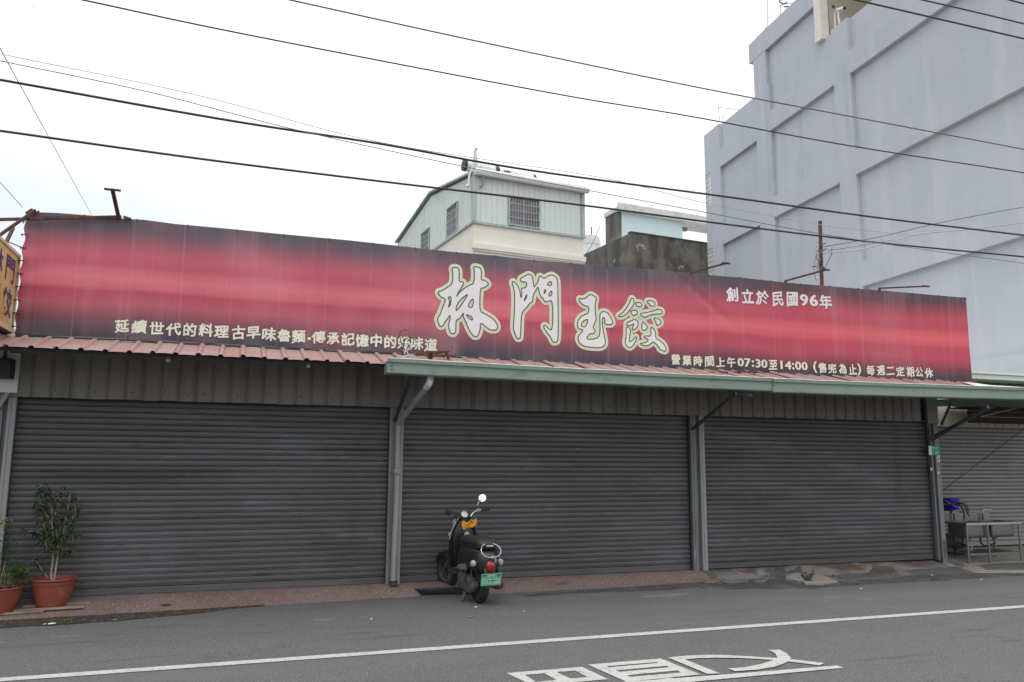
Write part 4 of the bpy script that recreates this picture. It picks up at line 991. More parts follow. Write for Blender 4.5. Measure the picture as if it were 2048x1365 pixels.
for pl, r_ in ((((1918,1009),(1924,1016),(1928,1028),(1928,1040)), .013), (((1921,1007),(1930,1014),(1934,1026),(1939,1033)), .010), (((1924,1006),(1932,1010),(1936,1020),(1936,1028)), .009)):
    MB().tube(smooth_line([onY(x, y, 10.4) for x, y in pl]), r_, 8).build('hose', M['rubber'], t, smooth=True)
for pl, r_, lab in ((((1961,1076),(1962,1086),(1970,1092),(1980,1090),(1990,1087)), .014, 'black drain hose looping under the right sink bowl'), (((1888,1085),(1900,1087),(1915,1086),(1932,1092)), .02, 'thick dark hose lying behind the left sink leg')):
    MB().tube(smooth_line([onY(x, y, 10.4) for x, y in pl]), r_, 8).build('drain_hose', M['rubber'], smooth=True, label=lab, cat='hose')
# bucket on a small steel stand behind the sink
c = onY(1902, 1020, 10.86)
bk = thing('bucket', (c.x, c.y, c.z), 'bright blue plastic bucket behind the sink beside the right post', 'bucket')
MB().lathe([(.001, 0), (.118, 0), (.124, .01), (.142, .17), (.150, .172), (.150, .195), (.144, .197), (.14, .19), (.118, .012)], c, 28).build('shell', M['blue'], bk, smooth=True)
MB().tube(smooth_line([c+V(p) for p in ((-.15, 0, .18), (-.12, -.10, .12), (-.05, -.15, .06), (.03, -.16, .05), (.1, -.12, .1), (.15, 0, .18))]), .003, 5).build('handle', M['pvc'], bk)
st = thing('metal_stand', (c.x, c.y, .08), 'thin steel stand holding the blue bucket behind the sink', 'stand')
MB().box(c.x-.12, c.x+.12, c.y-.12, c.y+.12, c.z-.02, c.z-.001).build('shelf', M['dark_steel'], st)
for sx in (-.1, .1):
    for sy_ in (-.1, .1): MB().tube([(c.x+sx, c.y+sy_, .07), (c.x+sx, c.y+sy_, c.z-.02)], .012, 6).build('leg', M['dark_steel'], st)
c = onZ(1912, 1108, .09); c = V((c.x, min(c.y, 11.0), .085))
c = onY(1913, 1100, 10.95); c.z = .085
MB().lathe([(.001, 0), (.17, 0), (.19, .3), (.2, .3), (.2, .32), (.18, .31), (.16, .02)], c, 26).build('plastic_tub', M['tub'], smooth=True, label='pale grey plastic tub standing under the sink, behind its left legs', cat='tub')
t = thing('wash_basin', onY(1912, 1086, 10.5), 'dark oval basin hung under the left sink bowl', 'basin')
c = onY(1917, 1094, 10.45); MB().lathe([(.001, -.03), (.09, -.03), (.14, .01), (.145, .02), (.13, .015), (.08, -.02)], c, 24).build('dish', M['dark_steel'], t, smooth=True)
MB().tube([c+V((-.05, .02, -.03)), V((c.x-.05, c.y+.02, .09))], .018, 8).build('foot', M['rubber'], t)
t = MB().tube(smooth_line([onY(1942, 1078, 10.4), onY(1944, 1095, 10.4), onY(1941, 1108, 10.4), onY(1949, 1110, 10.4)]), .008, 6).build('water_hose', M['sign_white'], smooth=True, label='thin pale hose hanging between the two sink bowls', cat='hose')

# ================================================================== PLANTS
def pot(cx_, cyy, z, r, h, lab, name='plant_pot', seed=0):
    t = thing(name, (cx_, cyy, z), lab, 'plant pot'); c = (cx_, cyy, z)
    MB().lathe([(.001, 0), (r*.60, 0), (r*.64, .008), (r*.66, .03), (r*.82, h*.45), (r*.90, h*.80), (r*.93, h*.80), (r*.94, h*.855), (r*.925, h*.865), (r*.93, h*.93), (r, h*.935), (r*1.02, h*.97), (r*1.0, h), (r*.95, h), (r*.88, h*.93), (r*.86, h*.85)], c, 40).build('pot_shell', M['terracotta'], t, smooth=50)
    MB().lathe([(.001, h*.87), (r*.5, h*.875), (r*.88, h*.86)], c, 20).build('soil', M['soil'], t)
    return t
def leaf(b, p, d, L_, W_, droop=.3, fold=.25, up=V((0, 0, 1))):
    d = d.normalized(); s_ = d.cross(up)
    if s_.length < 1e-3: s_ = V((1, 0, 0))
    s_.normalize(); nrm = s_.cross(d)
    pts = []
    for t_, w_ in ((0, .0), (.25, .75), (.55, 1), (.8, .6), (1, 0)):
        c = p+d*L_*t_-V((0, 0, droop*L_*t_*t_))
        pts.append((c+nrm*0, c+s_*W_*.5*w_+nrm*fold*W_*w_*.5, c-s_*W_*.5*w_+nrm*fold*W_*w_*.5))
    b.add([pts[0][0], pts[1][0], pts[2][0], pts[3][0], pts[4][0], pts[1][1], pts[2][1], pts[3][1], pts[1][2], pts[2][2], pts[3][2]],
          [(0, 1, 5), (1, 2, 6, 5), (2, 3, 7, 6), (3, 4, 7), (0, 8, 1), (1, 8, 9, 2), (2, 9, 10, 3), (3, 10, 4)])
rnd = random.Random(11)
PX, PY = -1.745, 9.80
pot(PX, PY, .065, .222, .29, 'terracotta pot with the tall dark-leaved shrub at the left')
tr = thing('potted_shrub', (PX, PY, .30), 'tall thin dark-leaved shrub growing in the right-hand terracotta pot', 'shrub')
stems = MB(); lv = MB(); tips = []
base = V((PX, PY, .30))
def px3(px, py, dy=0): return onY(px, py, PY+dy)
for i, (s0, path) in enumerate(((.011, [(103,1160),(103,1140),(107,1110),(108,1085),(105,1060),(104,1030),(103,1000)]), (.011, [(108,1160),(112,1135),(116,1110),(122,1085),(130,1050),(136,1015),(140,985)]),
      (.006, [(107,1112),(100,1085),(92,1062),(84,1040),(80,1000),(82,970)]), (.006, [(112,1105),(122,1075),(140,1070),(155,1068)]), (.005, [(105,1100),(90,1072),(70,1064),(55,1062)]),
      (.005, [(104,1050),(88,1020),(78,1015)]), (.005, [(105,1040),(118,1010),(122,982)]), (.005, [(128,1060),(145,1040),(152,1010)]), (.005, [(116,1120),(128,1100),(148,1100)]), (.004, [(95,1155),(80,1135),(73,1122),(64,1122)]), (.004, [(108,1110),(95,1095),(88,1080)]), (.005, [(104,1010),(96,990),(94,975)]))):
    dy = rnd.uniform(-.08, .08)
    pts = smooth_line([px3(x, y, dy*k/len(path)) for k, (x, y) in enumerate(path)], 4)
    stems.tube(pts, [max(.0025, s0*(1-.75*k/len(pts))) for k in range(len(pts))], 6)
    st_ = int(len(pts)*(.45 if i < 2 else .25))
    for p in pts[st_:]: tips.append((p, i))
stems.build('stem', M['bark'], tr, smooth=True)
for p, i in tips:
    if rnd.random() < .12: continue
    nl = 3
    if i == 9: nl = 1
    for k in range(nl):
        cl = p+V((rnd.gauss(0, .03), rnd.gauss(0, .05), rnd.gauss(0, .015)))
        for j in range(rnd.randint(2, 4)):
            a_ = rnd.uniform(0, 6.28); d = V((math.cos(a_), math.sin(a_)*.9, rnd.uniform(-.55, .35)))
            leaf(lv, cl+d*.01, d, rnd.uniform(.035, .088), rnd.uniform(.014, .026), rnd.uniform(.2, .8))
lv.build('foliage', M['leaf_dark'], tr)
tl = MB()
for k in range(9):
    a_ = rnd.uniform(0, 6.28); leaf(tl, px3(82, 972)+V((0, 0, rnd.uniform(-.05, .03))), V((math.cos(a_), math.sin(a_), .2)), .06, .022)
for k in range(8):
    a_ = rnd.uniform(0, 6.28); leaf(tl, px3(60, 1063)+V((rnd.uniform(-.03, .03), 0, rnd.uniform(-.01, .01))), V((math.cos(a_), math.sin(a_), .1)), .05, .018)
tl.build('young_leaves', M['leaf_yellow'], tr)
P2X, P2Y = -2.21, 9.68
pot(P2X, P2Y, .055, .225, .245, 'terracotta pot cut by the left edge, with low bright green bush')
t = thing('potted_bush', (P2X, P2Y, .28), 'low bushy plant with small bright green leaves in the left-hand pot', 'bush')
b = MB(); stm = MB()
for k in range(1100):
    q0 = onY(38+rnd.gauss(0, 10.5), 1146+rnd.gauss(0, 9), P2Y-.05); th_ = rnd.uniform(0, 6.28); leaf(b, q0+V((0, rnd.gauss(0, .05), 0)), V((math.cos(th_), math.sin(th_), rnd.uniform(-.1, .9))), rnd.uniform(.018, .030), rnd.uniform(.012, .018), .2)
for k in range(400):
    a_ = rnd.uniform(0, 6.28); rr_ = rnd.random()**.5*.17; cx_, cyy = P2X+.02+rr_*math.cos(a_), P2Y+rr_*math.sin(a_)
    hh = .295+.12*(1-(rr_/.19)**2)*rnd.random()**.4
    if rnd.random() < .35: cx_ = P2X-.03+rnd.gauss(0, .07); cyy = P2Y+rnd.gauss(0, .08); hh = .3+rnd.random()*.3
    th_ = rnd.uniform(0, 6.28); leaf(b, V((cx_, cyy, hh-.015)), V((math.cos(th_), math.sin(th_), rnd.uniform(-.1, .9))), rnd.uniform(.018, .032), rnd.uniform(.012, .019), .2)
b.build('foliage', M['leaf_bright'], t)
for k in range(26):
    a_ = rnd.uniform(0, 6.28); stm.tube([(P2X+.05, P2Y, .26), (P2X+.05+.06*math.cos(a_), P2Y+.06*math.sin(a_), .34), (P2X+.06+.12*math.cos(a_), P2Y+.12*math.sin(a_), .40+.1*rnd.random())], .0025, 4)
for dx_, top_ in ((-.06, .9), (-.16, .88), (-.1, .6), (.03, .55)):
    stm.tube(smooth_line([(P2X, P2Y, .28), (P2X+dx_*.4, P2Y+.02, .45), (P2X+dx_, P2Y, top_)]), .005, 5)
stm.build('stem', M['bark'], t)
b = MB()
for k in range(60):
    q0 = onY(8+rnd.gauss(0, 7), 1046+rnd.gauss(0, 7), P2Y); a_ = rnd.uniform(0, 6.28); leaf(b, q0, V((math.cos(a_), math.sin(a_), rnd.uniform(-.3, .3))), .045, .02)
b.build('young_leaves', M['leaf_yellow'], t)
b = MB()
for k in range(240):
    q0 = onY(14+rnd.gauss(0, 16), 1100+rnd.gauss(0, 14), P2Y); a_ = rnd.uniform(0, 6.28); leaf(b, q0+V((0, rnd.gauss(0, .06), 0)), V((math.cos(a_), math.sin(a_), rnd.uniform(-.3, .6))), .035, .016)
for k in range(16):
    q0 = onY(30+k*1.7, 1131-6*math.sin(k*.5)+rnd.gauss(0, 2), P2Y); leaf(b, q0, V((rnd.gauss(0, 1), rnd.gauss(0, 1), .2)), .02, .01)
b.build('leaf_sprays', M['leaf_dark'], t)
for pl, z, lab in ((((-2.6, 9.55), (-1.78, 9.62)), .045, 'weathered wood batten under the left-hand pot'), (((-2.05, 9.62), (-1.42, 9.665)), .062, 'weathered wood batten under the front of the right-hand pot')):
    MB().beam((pl[0][0], pl[0][1], z), (pl[1][0], pl[1][1], z+.003), .035, .02).build('wood_batten', M['wood'], label=lab, cat='batten')
MB().beam((-2.0, 9.80, .075), (-1.38, 9.84, .08), .06, .02).build('wood_batten', M['wood'], label='flat weathered board under the back of the right-hand pot', cat='batten')
# weeds in the gutter
b = MB()
for k in range(46):
    q0 = onZ(133+rnd.gauss(0, 5), 1243+rnd.gauss(0, 2.5), .02); a_ = rnd.uniform(0, 6.28); leaf(b, q0+V((0, 0, rnd.random()*.02)), V((math.cos(a_), math.sin(a_), .8)), .028, .014)
b.build('weed', M['leaf_bright'], label='small green weed growing in the dirt below the right-hand pot', cat='weed')
b = MB()
for k in range(900):
    x = rnd.uniform(-2.9, .2); y = kerbY(x)-rnd.random()**1.5*.24; a_ = rnd.uniform(0, 6.28); leaf(b, V((x, y, .008+.01*rnd.random())), V((math.cos(a_), math.sin(a_), rnd.uniform(-.1, .5))), rnd.uniform(.008, .02), .007)
b.build('gutter_debris', M['leaf_litter'], label='fine dry leaf litter in the dirt strip at the left kerb', cat='leaf litter', kind='stuff')
# litter
def litter(px, py, w_, l_, mt, lab, cat, z=.006, name='litter', rot=0):
    c = onZ(px, py, z); n_ = 8; rr = random.Random(int(px)); vs = []
    for k in range(n_):
        a_ = 2*math.pi*k/n_; r_ = rr.uniform(.7, 1.15); x, y = l_/2*r_*math.cos(a_), w_/2*r_*math.sin(a_)
        vs.append((c.x+x*math.cos(rot)-y*math.sin(rot), c.y+x*math.sin(rot)+y*math.cos(rot), c.z+rr.uniform(0, .006)))
    b = MB(); b.add(vs+[(c.x, c.y, c.z+.010)], [(i, (i+1) % n_, n_) for i in range(n_)]); b.build(name, mt, label=lab, cat=cat)
litter(103, 1248, .03, .075, M['paper'], 'scrap of white paper in the dirt below the right-hand pot', 'paper', .02, 'paper_scrap', .4)
litter(90, 1249, .02, .035, M['yellow_cloth'], 'small yellow scrap beside the white paper at the left kerb', 'scrap', .02, 'wrapper_scrap')
litter(229, 1240, .02, .05, M['leaf_litter'], 'orange-brown leaf in the dirt strip at the left kerb', 'leaf', .02, 'fallen_leaf', .3)
litter(952, 1215, .025, .04, M['paper'], 'white scrap on the road just behind the scooter wheel', 'paper', .004, 'paper_scrap')
litter(1048, 1224, .018, .03, M['paper'], 'white scrap on the road to the right of the scooter', 'paper', .004, 'paper_scrap')
litter(743, 1239, .018, .026, M['paper'], 'tiny white scrap on the road to the left of the scooter', 'paper', .004, 'paper_scrap')
litter(944, 1234, .03, .12, M['leaf_litter'], 'flattened orange leaf on the road below the scooter', 'leaf', .004, 'fallen_leaf')
litter(1062, 1187, .03, .07, M['leaf_litter'], 'curled tan leaf on the kerb right of the scooter', 'leaf', .012, 'fallen_leaf')
litter(1147, 1181, .025, .05, M['leaf_litter'], 'tan leaf on the kerb below the middle shutter, right of the other one', 'leaf', .012, 'fallen_leaf')
litter(1722, 1178, .02, .03, M['paper'], 'tiny white scrap on the road below the right shutter', 'paper', .008, 'paper_scrap')
litter(1864, 1151, .03, .05, M['paper'], 'white scrap in the wet dark patch near the sink', 'paper', .010, 'paper_scrap')
litter(1963, 1160, .02, .04, M['paper'], 'white scrap on the road in front of the sink legs', 'paper', .008, 'paper_scrap')
litter(1868, 1159, .05, .16, M['rust'], 'reddish brown rag in the dark patch near the sink', 'rag', .010, 'rag')
litter(330, 1209, .05, .12, M['dark_steel'], 'dark slotted drain hole cover in the pink pavement', 'drain cover', .05, 'drain_cover')
# steel plate in the pavement beside the scooter
pl = [drape(829, 1176), drape(905, 1173), drape(960, 1172), drape(955, 1186), drape(845, 1189)]
t = thing('steel_plate', pl[0], 'dark steel cover plate let into the pavement left of the scooter', 'cover plate')
MB().prism([p for p in pl], (0, 0, -.02)).build('plate', M['dark_steel'], t)
# broken drain by the right shutter
c = onZ(1612, 1156, .03)
t = thing('broken_drain', c, 'dark hole in broken pale concrete at the kerb below the right shutter', 'drain')
rr = random.Random(4)
for k, (pts_, z) in enumerate((([(1572,1149),(1590,1145),(1600,1146),(1604,1155),(1612,1164),(1600,1163),(1585,1160),(1571,1158)], .045), ([(1627,1150),(1640,1149),(1655,1154),(1668,1160),(1650,1163),(1628,1166),(1622,1160)], .045), ([(1602,1162),(1622,1164),(1640,1165),(1670,1160),(1676,1163),(1640,1168),(1610,1167)], .025))):
    vs = [drape(x, y, .02)+V((0, 0, rr.uniform(-.006, .006))) for x, y in pts_]
    MB().prism(vs, (0, 0, -.05)).build('concrete_piece', M['pave_light'], t)
patch('hole', ((1598,1145),(1628,1146),(1634,1155),(1626,1164),(1608,1163),(1600,1155)), 0, M['ink'], .016, parent=t)
for k in range(9):
    q0 = drape(1612+rr.gauss(0, 7), 1154+rr.gauss(0, 4), .02); MB().lathe([(.001, -.01), (.018, 0), (.014, .012), (.001, .016)], q0, 6).build('rubble', M['asphalt_patch'], t)
for pts_, z, mt, lab in (([(1405,1150),(1440,1143),(1500,1146),(1540,1152),(1530,1158),(1480,1165),(1430,1166),(1452,1158),(1440,1151)], .05, 'pave_mid', 'pale worn concrete slab left of the broken drain'),
      ([(1540,1138),(1560,1128),(1572,1136),(1600,1131),(1612,1139),(1590,1141),(1560,1142)], .085, 'tar', 'dark crumpled tar lump at the foot of the right shutter'),
      ([(1665,1142),(1700,1139),(1790,1138),(1800,1143),(1765,1155),(1700,1160),(1672,1152)], .035, 'tar', 'dark tar patch on the pavement right of the broken drain'),
      ([(1785,1139),(1800,1137),(1822,1148),(1800,1152)], .05, 'pave_mid', 'small tan concrete wedge left of the sink'),
      ([(1925,1128),(1960,1133),(1975,1140),(2060,1140),(2060,1146),(1960,1146),(1925,1138)], .03, 'pave_light', 'whitish concrete crust in front of the sink legs')):
    q0 = onZ(*pts_[0], z); patch('concrete_slab' if mt != 'tar' else 'tar_patch', pts_, z, M[mt], label=lab, cat='slab' if mt != 'tar' else 'tar patch')

# ================================================================== SCOOTER (x forward, y left, z up; origin under the rear wheel)
sc0 = onZ(958, 1206, 0)
scoot = thing('scooter', sc0, 'small black retro scooter with a green licence plate parked tail-out before the middle shutter', 'scooter', rot=(R(0), R(-2.5), R(96)))
def L_(b, name, mt, par=scoot, **k):
    b.v = [V((p[0]-.2*max(0, min(1, (p[0]-.3)/.5)), p[1], p[2])) for p in b.v]
    return b.build(name, mt, par, local=True, **k)
def wheel(x, par, nm, tf=lambda b: b):
    t = MB(); t.lathe([(.125, -.035), (.16, -.046), (.185, -.042), (.197, -.022), (.2, 0), (.197, .022), (.185, .042), (.16, .046), (.125, .035)], (x, 0, .2), 36, 'Y')
    o = L_(tf(t), nm, M['tyre'], par, smooth=60)
    r_ = MB(); r_.lathe([(.127, -.036), (.118, -.03), (.11, -.012), (.11, .012), (.118, .03), (.127, .036)], (x, 0, .2), 30, 'Y')
    for k in range(5):
        a_ = 2*math.pi*k/5; r_.beam((x+.03*math.cos(a_), 0, .2+.03*math.sin(a_)), (x+.115*math.cos(a_), 0, .2+.115*math.sin(a_)), .03, .03, (0, 1, 0))
    r_.lathe([(.001, -.04), (.035, -.04), (.035, .04), (.001, .04)], (x, 0, .2), 16, 'Y'); L_(tf(r_), 'rim', M['dark_steel'], o, smooth=50)
    return o
wheel(0, scoot, 'rear_wheel')
st = R(30); cs, sn = math.cos(st), math.sin(st)
cw, sw = math.cos(R(20)), math.sin(R(20))
def S2(b): b.v = [V((1.06+(p[0]-1.06)*cw-p[1]*sw, (p[0]-1.06)*sw+p[1]*cw, p[2])) for p in b.v]; return b
wheel(1.16, scoot, 'front_wheel', S2)
# rear body shell
def rings(data, e=2.8, n=28, inv=False): return [superring(x, hy, hz, zc, e=e, n=n) for x, zc, hy, hz in data]
b = MB(); b.loft(rings([(-.30,.47,.045,.05),(-.285,.475,.085,.085),(-.25,.485,.115,.115),(-.19,.50,.140,.140),(-.10,.515,.162,.158),(.02,.515,.175,.165),(.14,.50,.176,.175),(.26,.475,.168,.19),(.38,.44,.15,.20),(.46,.40,.125,.18),(.50,.37,.09,.14)]))
L_(b, 'rear_body', M['scooter'], smooth=60)
# arch under the shell, hugging the wheel
b = MB()
for sgn in (-1, 1):
    pts = []
    for k in range(13):
        a_ = R(15+k*11.5); pts.append((.235*math.cos(a_), .235*math.sin(a_)))
    b.loft([[V((x, sgn*.10, .2+z)) for x, z in pts], [V((x, sgn*.125, .2+z*1.08)) for x, z in pts], [V((x*1.05, sgn*.13, .42+z*.25)) for x, z in pts]], caps=False, close=False)
L_(b, 'wheel_arch', M['black_plastic'], smooth=60)
b = MB(); b.loft(rings([(-.24,.335,.03,.06),(-.2,.34,.05,.08),(-.02,.40,.055,.05)], n=16)); L_(b, 'mudguard', M['black_plastic'], smooth=60)
# seat
b = MB(); b.loft(rings([(-.25,.665,.05,.02),(-.235,.67,.10,.045),(-.17,.685,.128,.062),(-.02,.69,.14,.06),(.12,.675,.142,.058),(.26,.665,.138,.06),(.40,.665,.118,.055),(.48,.655,.08,.045),(.51,.645,.03,.02)], e=2.5))
seat = L_(b, 'seat', M['seat'], smooth=60)
b = MB(); b.tube(smooth_line([(-.23,.10,.65),(-.1,.142,.655),(.12,.15,.645),(.3,.145,.635),(.48,.07,.63)]), .006, 6); b.tube(smooth_line([(-.23,-.10,.65),(-.1,-.142,.655),(.12,-.15,.645),(.3,-.145,.635),(.48,-.07,.63)]), .006, 6)
L_(b, 'piping', M['black_plastic'], seat, smooth=True)
vs, fs, gw, gh = glyph('YAMAHA', .05); s_ = .085/gw
b = MB(); b.add([(-.268-.0, -vx*s_, .672+vy*s_*1.2) for vx, vy in vs], fs); L_(b, 'seat_lettering', M['sign_white'], seat)
b = MB(); b.loft([superring(-.262, .062, .016, .672, e=3, n=16), superring(-.22, .07, .02, .672, e=3, n=16)]); L_(b, 'seat_badge', M['black_plastic'], seat)
# chrome loop round the tail
b = MB(); pts = []
for k in range(33):
    a_ = 2*math.pi*k/32; y = .118*math.copysign(abs(math.cos(a_))**.75, math.cos(a_)); u = math.sin(a_); pts.append(V((-.285-.02*(1-u*u)+.05*u, y, .625+.068*u)))
b.tube(pts, .0050, 8, caps=False)
b.tube([(-.30, .118, .62), (-.1, .15, .60)], .005, 6); b.tube([(-.30, -.118, .62), (-.1, -.15, .60)], .005, 6)
L_(b, 'grab_rail', M['chrome'], smooth=True)
b = MB(); b.tube([(-.335, -.02, .565), (-.325, -.045, .535), (-.32, -.05, .50)], .013, 8); b.lathe([(.001, -.018), (.016, -.012), (.016, .012), (.001, .018)], (-.335, .0, .555), 10, 'Y'); L_(b, 'rail_clamp', M['clear_lens'], smooth=True)
# tail lamp
b = MB(); b.loft([superring(-.262, .072, .084, .455, e=3, n=24, yc=-.0), superring(-.285, .070, .082, .452, e=3, n=24), superring(-.292, .062, .073, .452, e=3, n=24)]); L_(b, 'tail_lamp_bezel', M['chrome_dull'], smooth=50)
b = MB(); b.loft([superring(-.285, .056, .066, .452, e=3.2, n=24), superring(-.315, .054, .060, .449, e=3, n=24), superring(-.332, .043, .044, .447, e=2.6, n=24), superring(-.337, .018, .016, .447, n=24)]); L_(b, 'tail_light', M['red_lens'], smooth=True)
def lens(x, y, z, r_, dirx, nm, par=scoot, mt='clear_lens'):
    # round lamp on a short stalk, facing dirx
    b = MB(); s2 = -1 if dirx < 0 else 1
    b.lathe([(.001, s2*.032), (r_*.6, s2*.028), (r_*.92, s2*.014), (r_, 0)], (x, y, z), 18, 'X'); o = L_(b, nm, M[mt], par, smooth=True)
    c = MB(); c.lathe([(r_*1.0, s2*.002), (r_*1.1, 0), (r_*1.05, -s2*.02), (r_*.7, -s2*.045), (.001, -s2*.05)], (x, y, z), 18, 'X'); L_(c, 'lamp_housing', M['chrome_dull'], o, smooth=True)
lens(-.20, .165, .475, .034, -1, 'rear_indicator')
lens(-.20, -.165, .475, .034, -1, 'rear_indicator')
# plate
pm_ = Matrix.Rotation(R(-10), 4, 'Y')
b = MB(); b.box(-.004, 0, -.122, .122, -.066, .068); b.v = [pm_ @ p + V((-.325, 0, .315)) for p in b.v]; pl = L_(b, 'licence_plate', M['plate_green'], bevel=.004)
b = MB()
vs, fs, gw, gh = glyph('SW5·285', .012); s_ = .062/gh*.95
b.add([pm_ @ V((-.0055, -vx*.215/gw, -.018+vy*s_)) + V((-.325, 0, .315)) for vx, vy in vs], fs)
vs, fs, gw, gh = glyph('台灣省', .02); s_ = .026/gh
b.add([pm_ @ V((-.0055, -vx*.085/gw, .047+vy*s_)) + V((-.325, 0, .315)) for vx, vy in vs], fs)
L_(b, 'plate_lettering', M['plate_ink'], pl)
b = MB()
for y in (-.085, .085):
  b = MB(); b.prism([pm_ @ V((-.006, y-.022, .058)) + V((-.325, 0, .315)), pm_ @ V((-.006, y+.022, .058)) + V((-.325, 0, .315)), pm_ @ V((-.006, y, .040)) + V((-.325, 0, .315))], (-.004, 0, 0)); L_(b, 'plate_screw', M['ink'], pl)
b = MB(); b.beam((-.30, 0, .39), (-.325, 0, .30), .16, .01, (1, 0, 0)); b.box(-.31, -.25, -.05, .05, .22, .25); L_(b, 'plate_bracket', M['black_plastic'])
# engine, gearbox cover, muffler, stand
b = MB(); b.loft([superring(-.07, .0, .0, .2), superring(-.07, .0, .0, .2)]) if False else None
eng = MB()
def disc(cx_, cz, r_, y0_, y1_): eng.lathe([(.001, y1_), (r_*.7, y1_), (r_*.93, y1_-.012), (r_, y1_-.03), (r_, y0_)], (cx_, 0, cz), 28, 'Y')
disc(0.0, .21, .088, .05, .135); disc(.30, .225, .10, .05, .14)
eng.prism([(.0, .125, .30), (.30, .13, .325), (.30, .13, .125), (.0, .125, .12)], (0, -.075, 0))
L_(eng, 'gearbox_cover', M['engine'], smooth=40)
b = MB()
for k in range(7): b.box(.33+.014*k, .338+.014*k, -.07, .07, .20, .34)
b.box(.15, .43, -.06, .06, .20, .32); L_(b, 'engine', M['engine'])
b = MB()
for k in range(9): b.tube([V((-.03+.012*math.cos(a_*.7), .11+.012*math.sin(a_*.7), .24+.012*k+a_*.0019)) for a_ in range(0, 9)], .004, 4)
b.tube([(-.03, .11, .22), (-.03, .12, .44)], .010, 8); L_(b, 'shock_absorber', M['dark_steel'])
b = MB(); b.loft([superring(-.22, .045, .042, .225, yc=-.155, n=20), superring(-.20, .052, .05, .225, yc=-.155, n=20), superring(.08, .055, .055, .205, yc=-.15, n=20), superring(.15, .04, .04, .20, yc=-.14, n=20)]); L_(b, 'muffler', M['black_plastic'], smooth=50)
b = MB(); b.loft([superring(-.226, .030, .030, .225, yc=-.155, n=20), superring(-.218, .049, .046, .225, yc=-.155, n=20), superring(-.19, .055, .052, .225, yc=-.155, n=20), superring(-.16, .055, .052, .222, yc=-.155, n=20)]); L_(b, 'muffler_end', mat('muffler_brown', (.11, .05, .04), .6, .2, layers=[(9, I, .5, .7, (.05, .03, .03), .7)]), smooth=50)
b = MB(); b.tube([(.16, .06, .2), (.12, .14, .06), (.06, .17, .02)], .010, 8); b.tube([(.12, .14, .06), (.13, .20, .03)], .008, 6); b.tube([(.24, .09, .16), (.20, .12, .03)], .009, 6); L_(b, 'side_stand', M['dark_steel'], smooth=True)
b = MB(); b.tube([(.12, .15, .43), (.30, .185, .35)], .006, 6); b.tube([(.10, .14, .30), (.02, .165, .44)], .007, 6); b.loft([superring(.05, .02, .04, .40, yc=.155, n=12), superring(.24, .02, .03, .37, yc=.165, n=12)]); L_(b, 'side_bar', M['chrome_dull'], smooth=True)
# floor board and tunnel
b = MB(); b.loft([superring(x, hy, .03, z, e=4, n=20) for x, hy, z in ((.40, .14, .285), (.5, .165, .265), (.75, .17, .265), (.86, .15, .29))]); L_(b, 'footboard', M['black_plastic'], smooth=50)
# leg shield: a broad curved sheet with thickness
def shield(u, v):  # u across -1..1, v up 0..1
    hw = [(0, .10), (.12, .15), (.35, .185), (.6, .185), (.8, .15), (.93, .10), (1, .07)]
    for (a_, wa), (b__, wb) in zip(hw, hw[1:]):
        if a_ <= v <= b__: h_ = wa+(wb-wa)*(v-a_)/(b__-a_); break
    x = .875-.10*math.sin(v*2.0)-.03*v + .03*(1-v) ; z = .22+.68*v
    return h_*u, x, z
b = MB(); nu, nv_ = 16, 18
F = []; Bk = []
for j in range(nv_+1):
    for i in range(nu+1):
        u, v = -1+2*i/nu, j/nv_; y, x, z = shield(u, v); x2 = x - .10*abs(u)**2.2*(1-.3*v)
        F.append(V((x2+.012, y, z))); Bk.append(V((x2-.012, y*.97, z)))
m_ = nu+1; N_ = len(F); b.v = F+Bk
for j in range(nv_):
    for i in range(nu):
        k = j*m_+i; b.f += [(k, k+1, k+m_+1, k+m_), (N_+k, N_+k+m_, N_+k+m_+1, N_+k+1)]
per = [j*m_ for j in range(nv_+1)]+[nv_*m_+i for i in range(1, m_)]+[j*m_+nu for j in range(nv_-1, -1, -1)]+[i for i in range(nu-1, 0, -1)]
for k in range(len(per)):
    a_, c = per[k], per[(k+1) % len(per)]; b.f.append((a_, c, N_+c, N_+a_))
L_(b, 'leg_shield', M['scooter'], smooth=50)
b = MB(); b.tube(smooth_line([shield(1, v)[1:2] and (shield(1, v)[1]-.10*(1-.3*v), shield(1, v)[0], shield(1, v)[2]) for v in (.62, .8, .93, 1)]), .007, 6); L_(b, 'shield_trim', M['chrome_dull'], smooth=True)
# inner panel / glove box behind the column
b = MB(); b.loft([superring(.80, .09, .02, .33, e=3, n=20), superring(.79, .12, .10, .42, e=3, n=20), superring(.74, .13, .14, .60, e=3, n=20), superring(.70, .125, .06, .74, e=3, n=20), superring(.73, .06, .02, .80, e=3, n=20)])
b = MB(); rr_ = []
for z, x, hy, hx in ((.28,.84,.09,.05),(.42,.80,.11,.07),(.58,.76,.135,.085),(.70,.745,.14,.085),(.78,.75,.11,.07),(.85,.76,.06,.05)):
    rr_.append([V((x+hx*math.copysign(abs(math.cos(q_))**.7, math.cos(q_)), hy*math.copysign(abs(math.sin(q_))**.7, math.sin(q_)), z)) for q_ in [2*math.pi*i/22 for i in range(22)]])
b.loft(rr_); L_(b, 'inner_panel', M['scooter'], smooth=60)
b = MB(); b.lathe([(.001, -.02), (.03, -.014), (.034, 0)], (.652, -.03, .70), 14, 'X'); L_(b, 'panel_cap', M['clear_lens'], smooth=True)
b = MB(); b.lathe([(.001, -.018), (.02, -.013), (.026, 0)], (.72, .165, .70), 14, 'X'); L_(b, 'round_reflector', M['clear_lens'], smooth=True)
b = MB(); b.box(.655, .675, -.085, -.015, .62, .655); L_(b, 'lock_plate', M['chrome_dull'], bevel=.004)
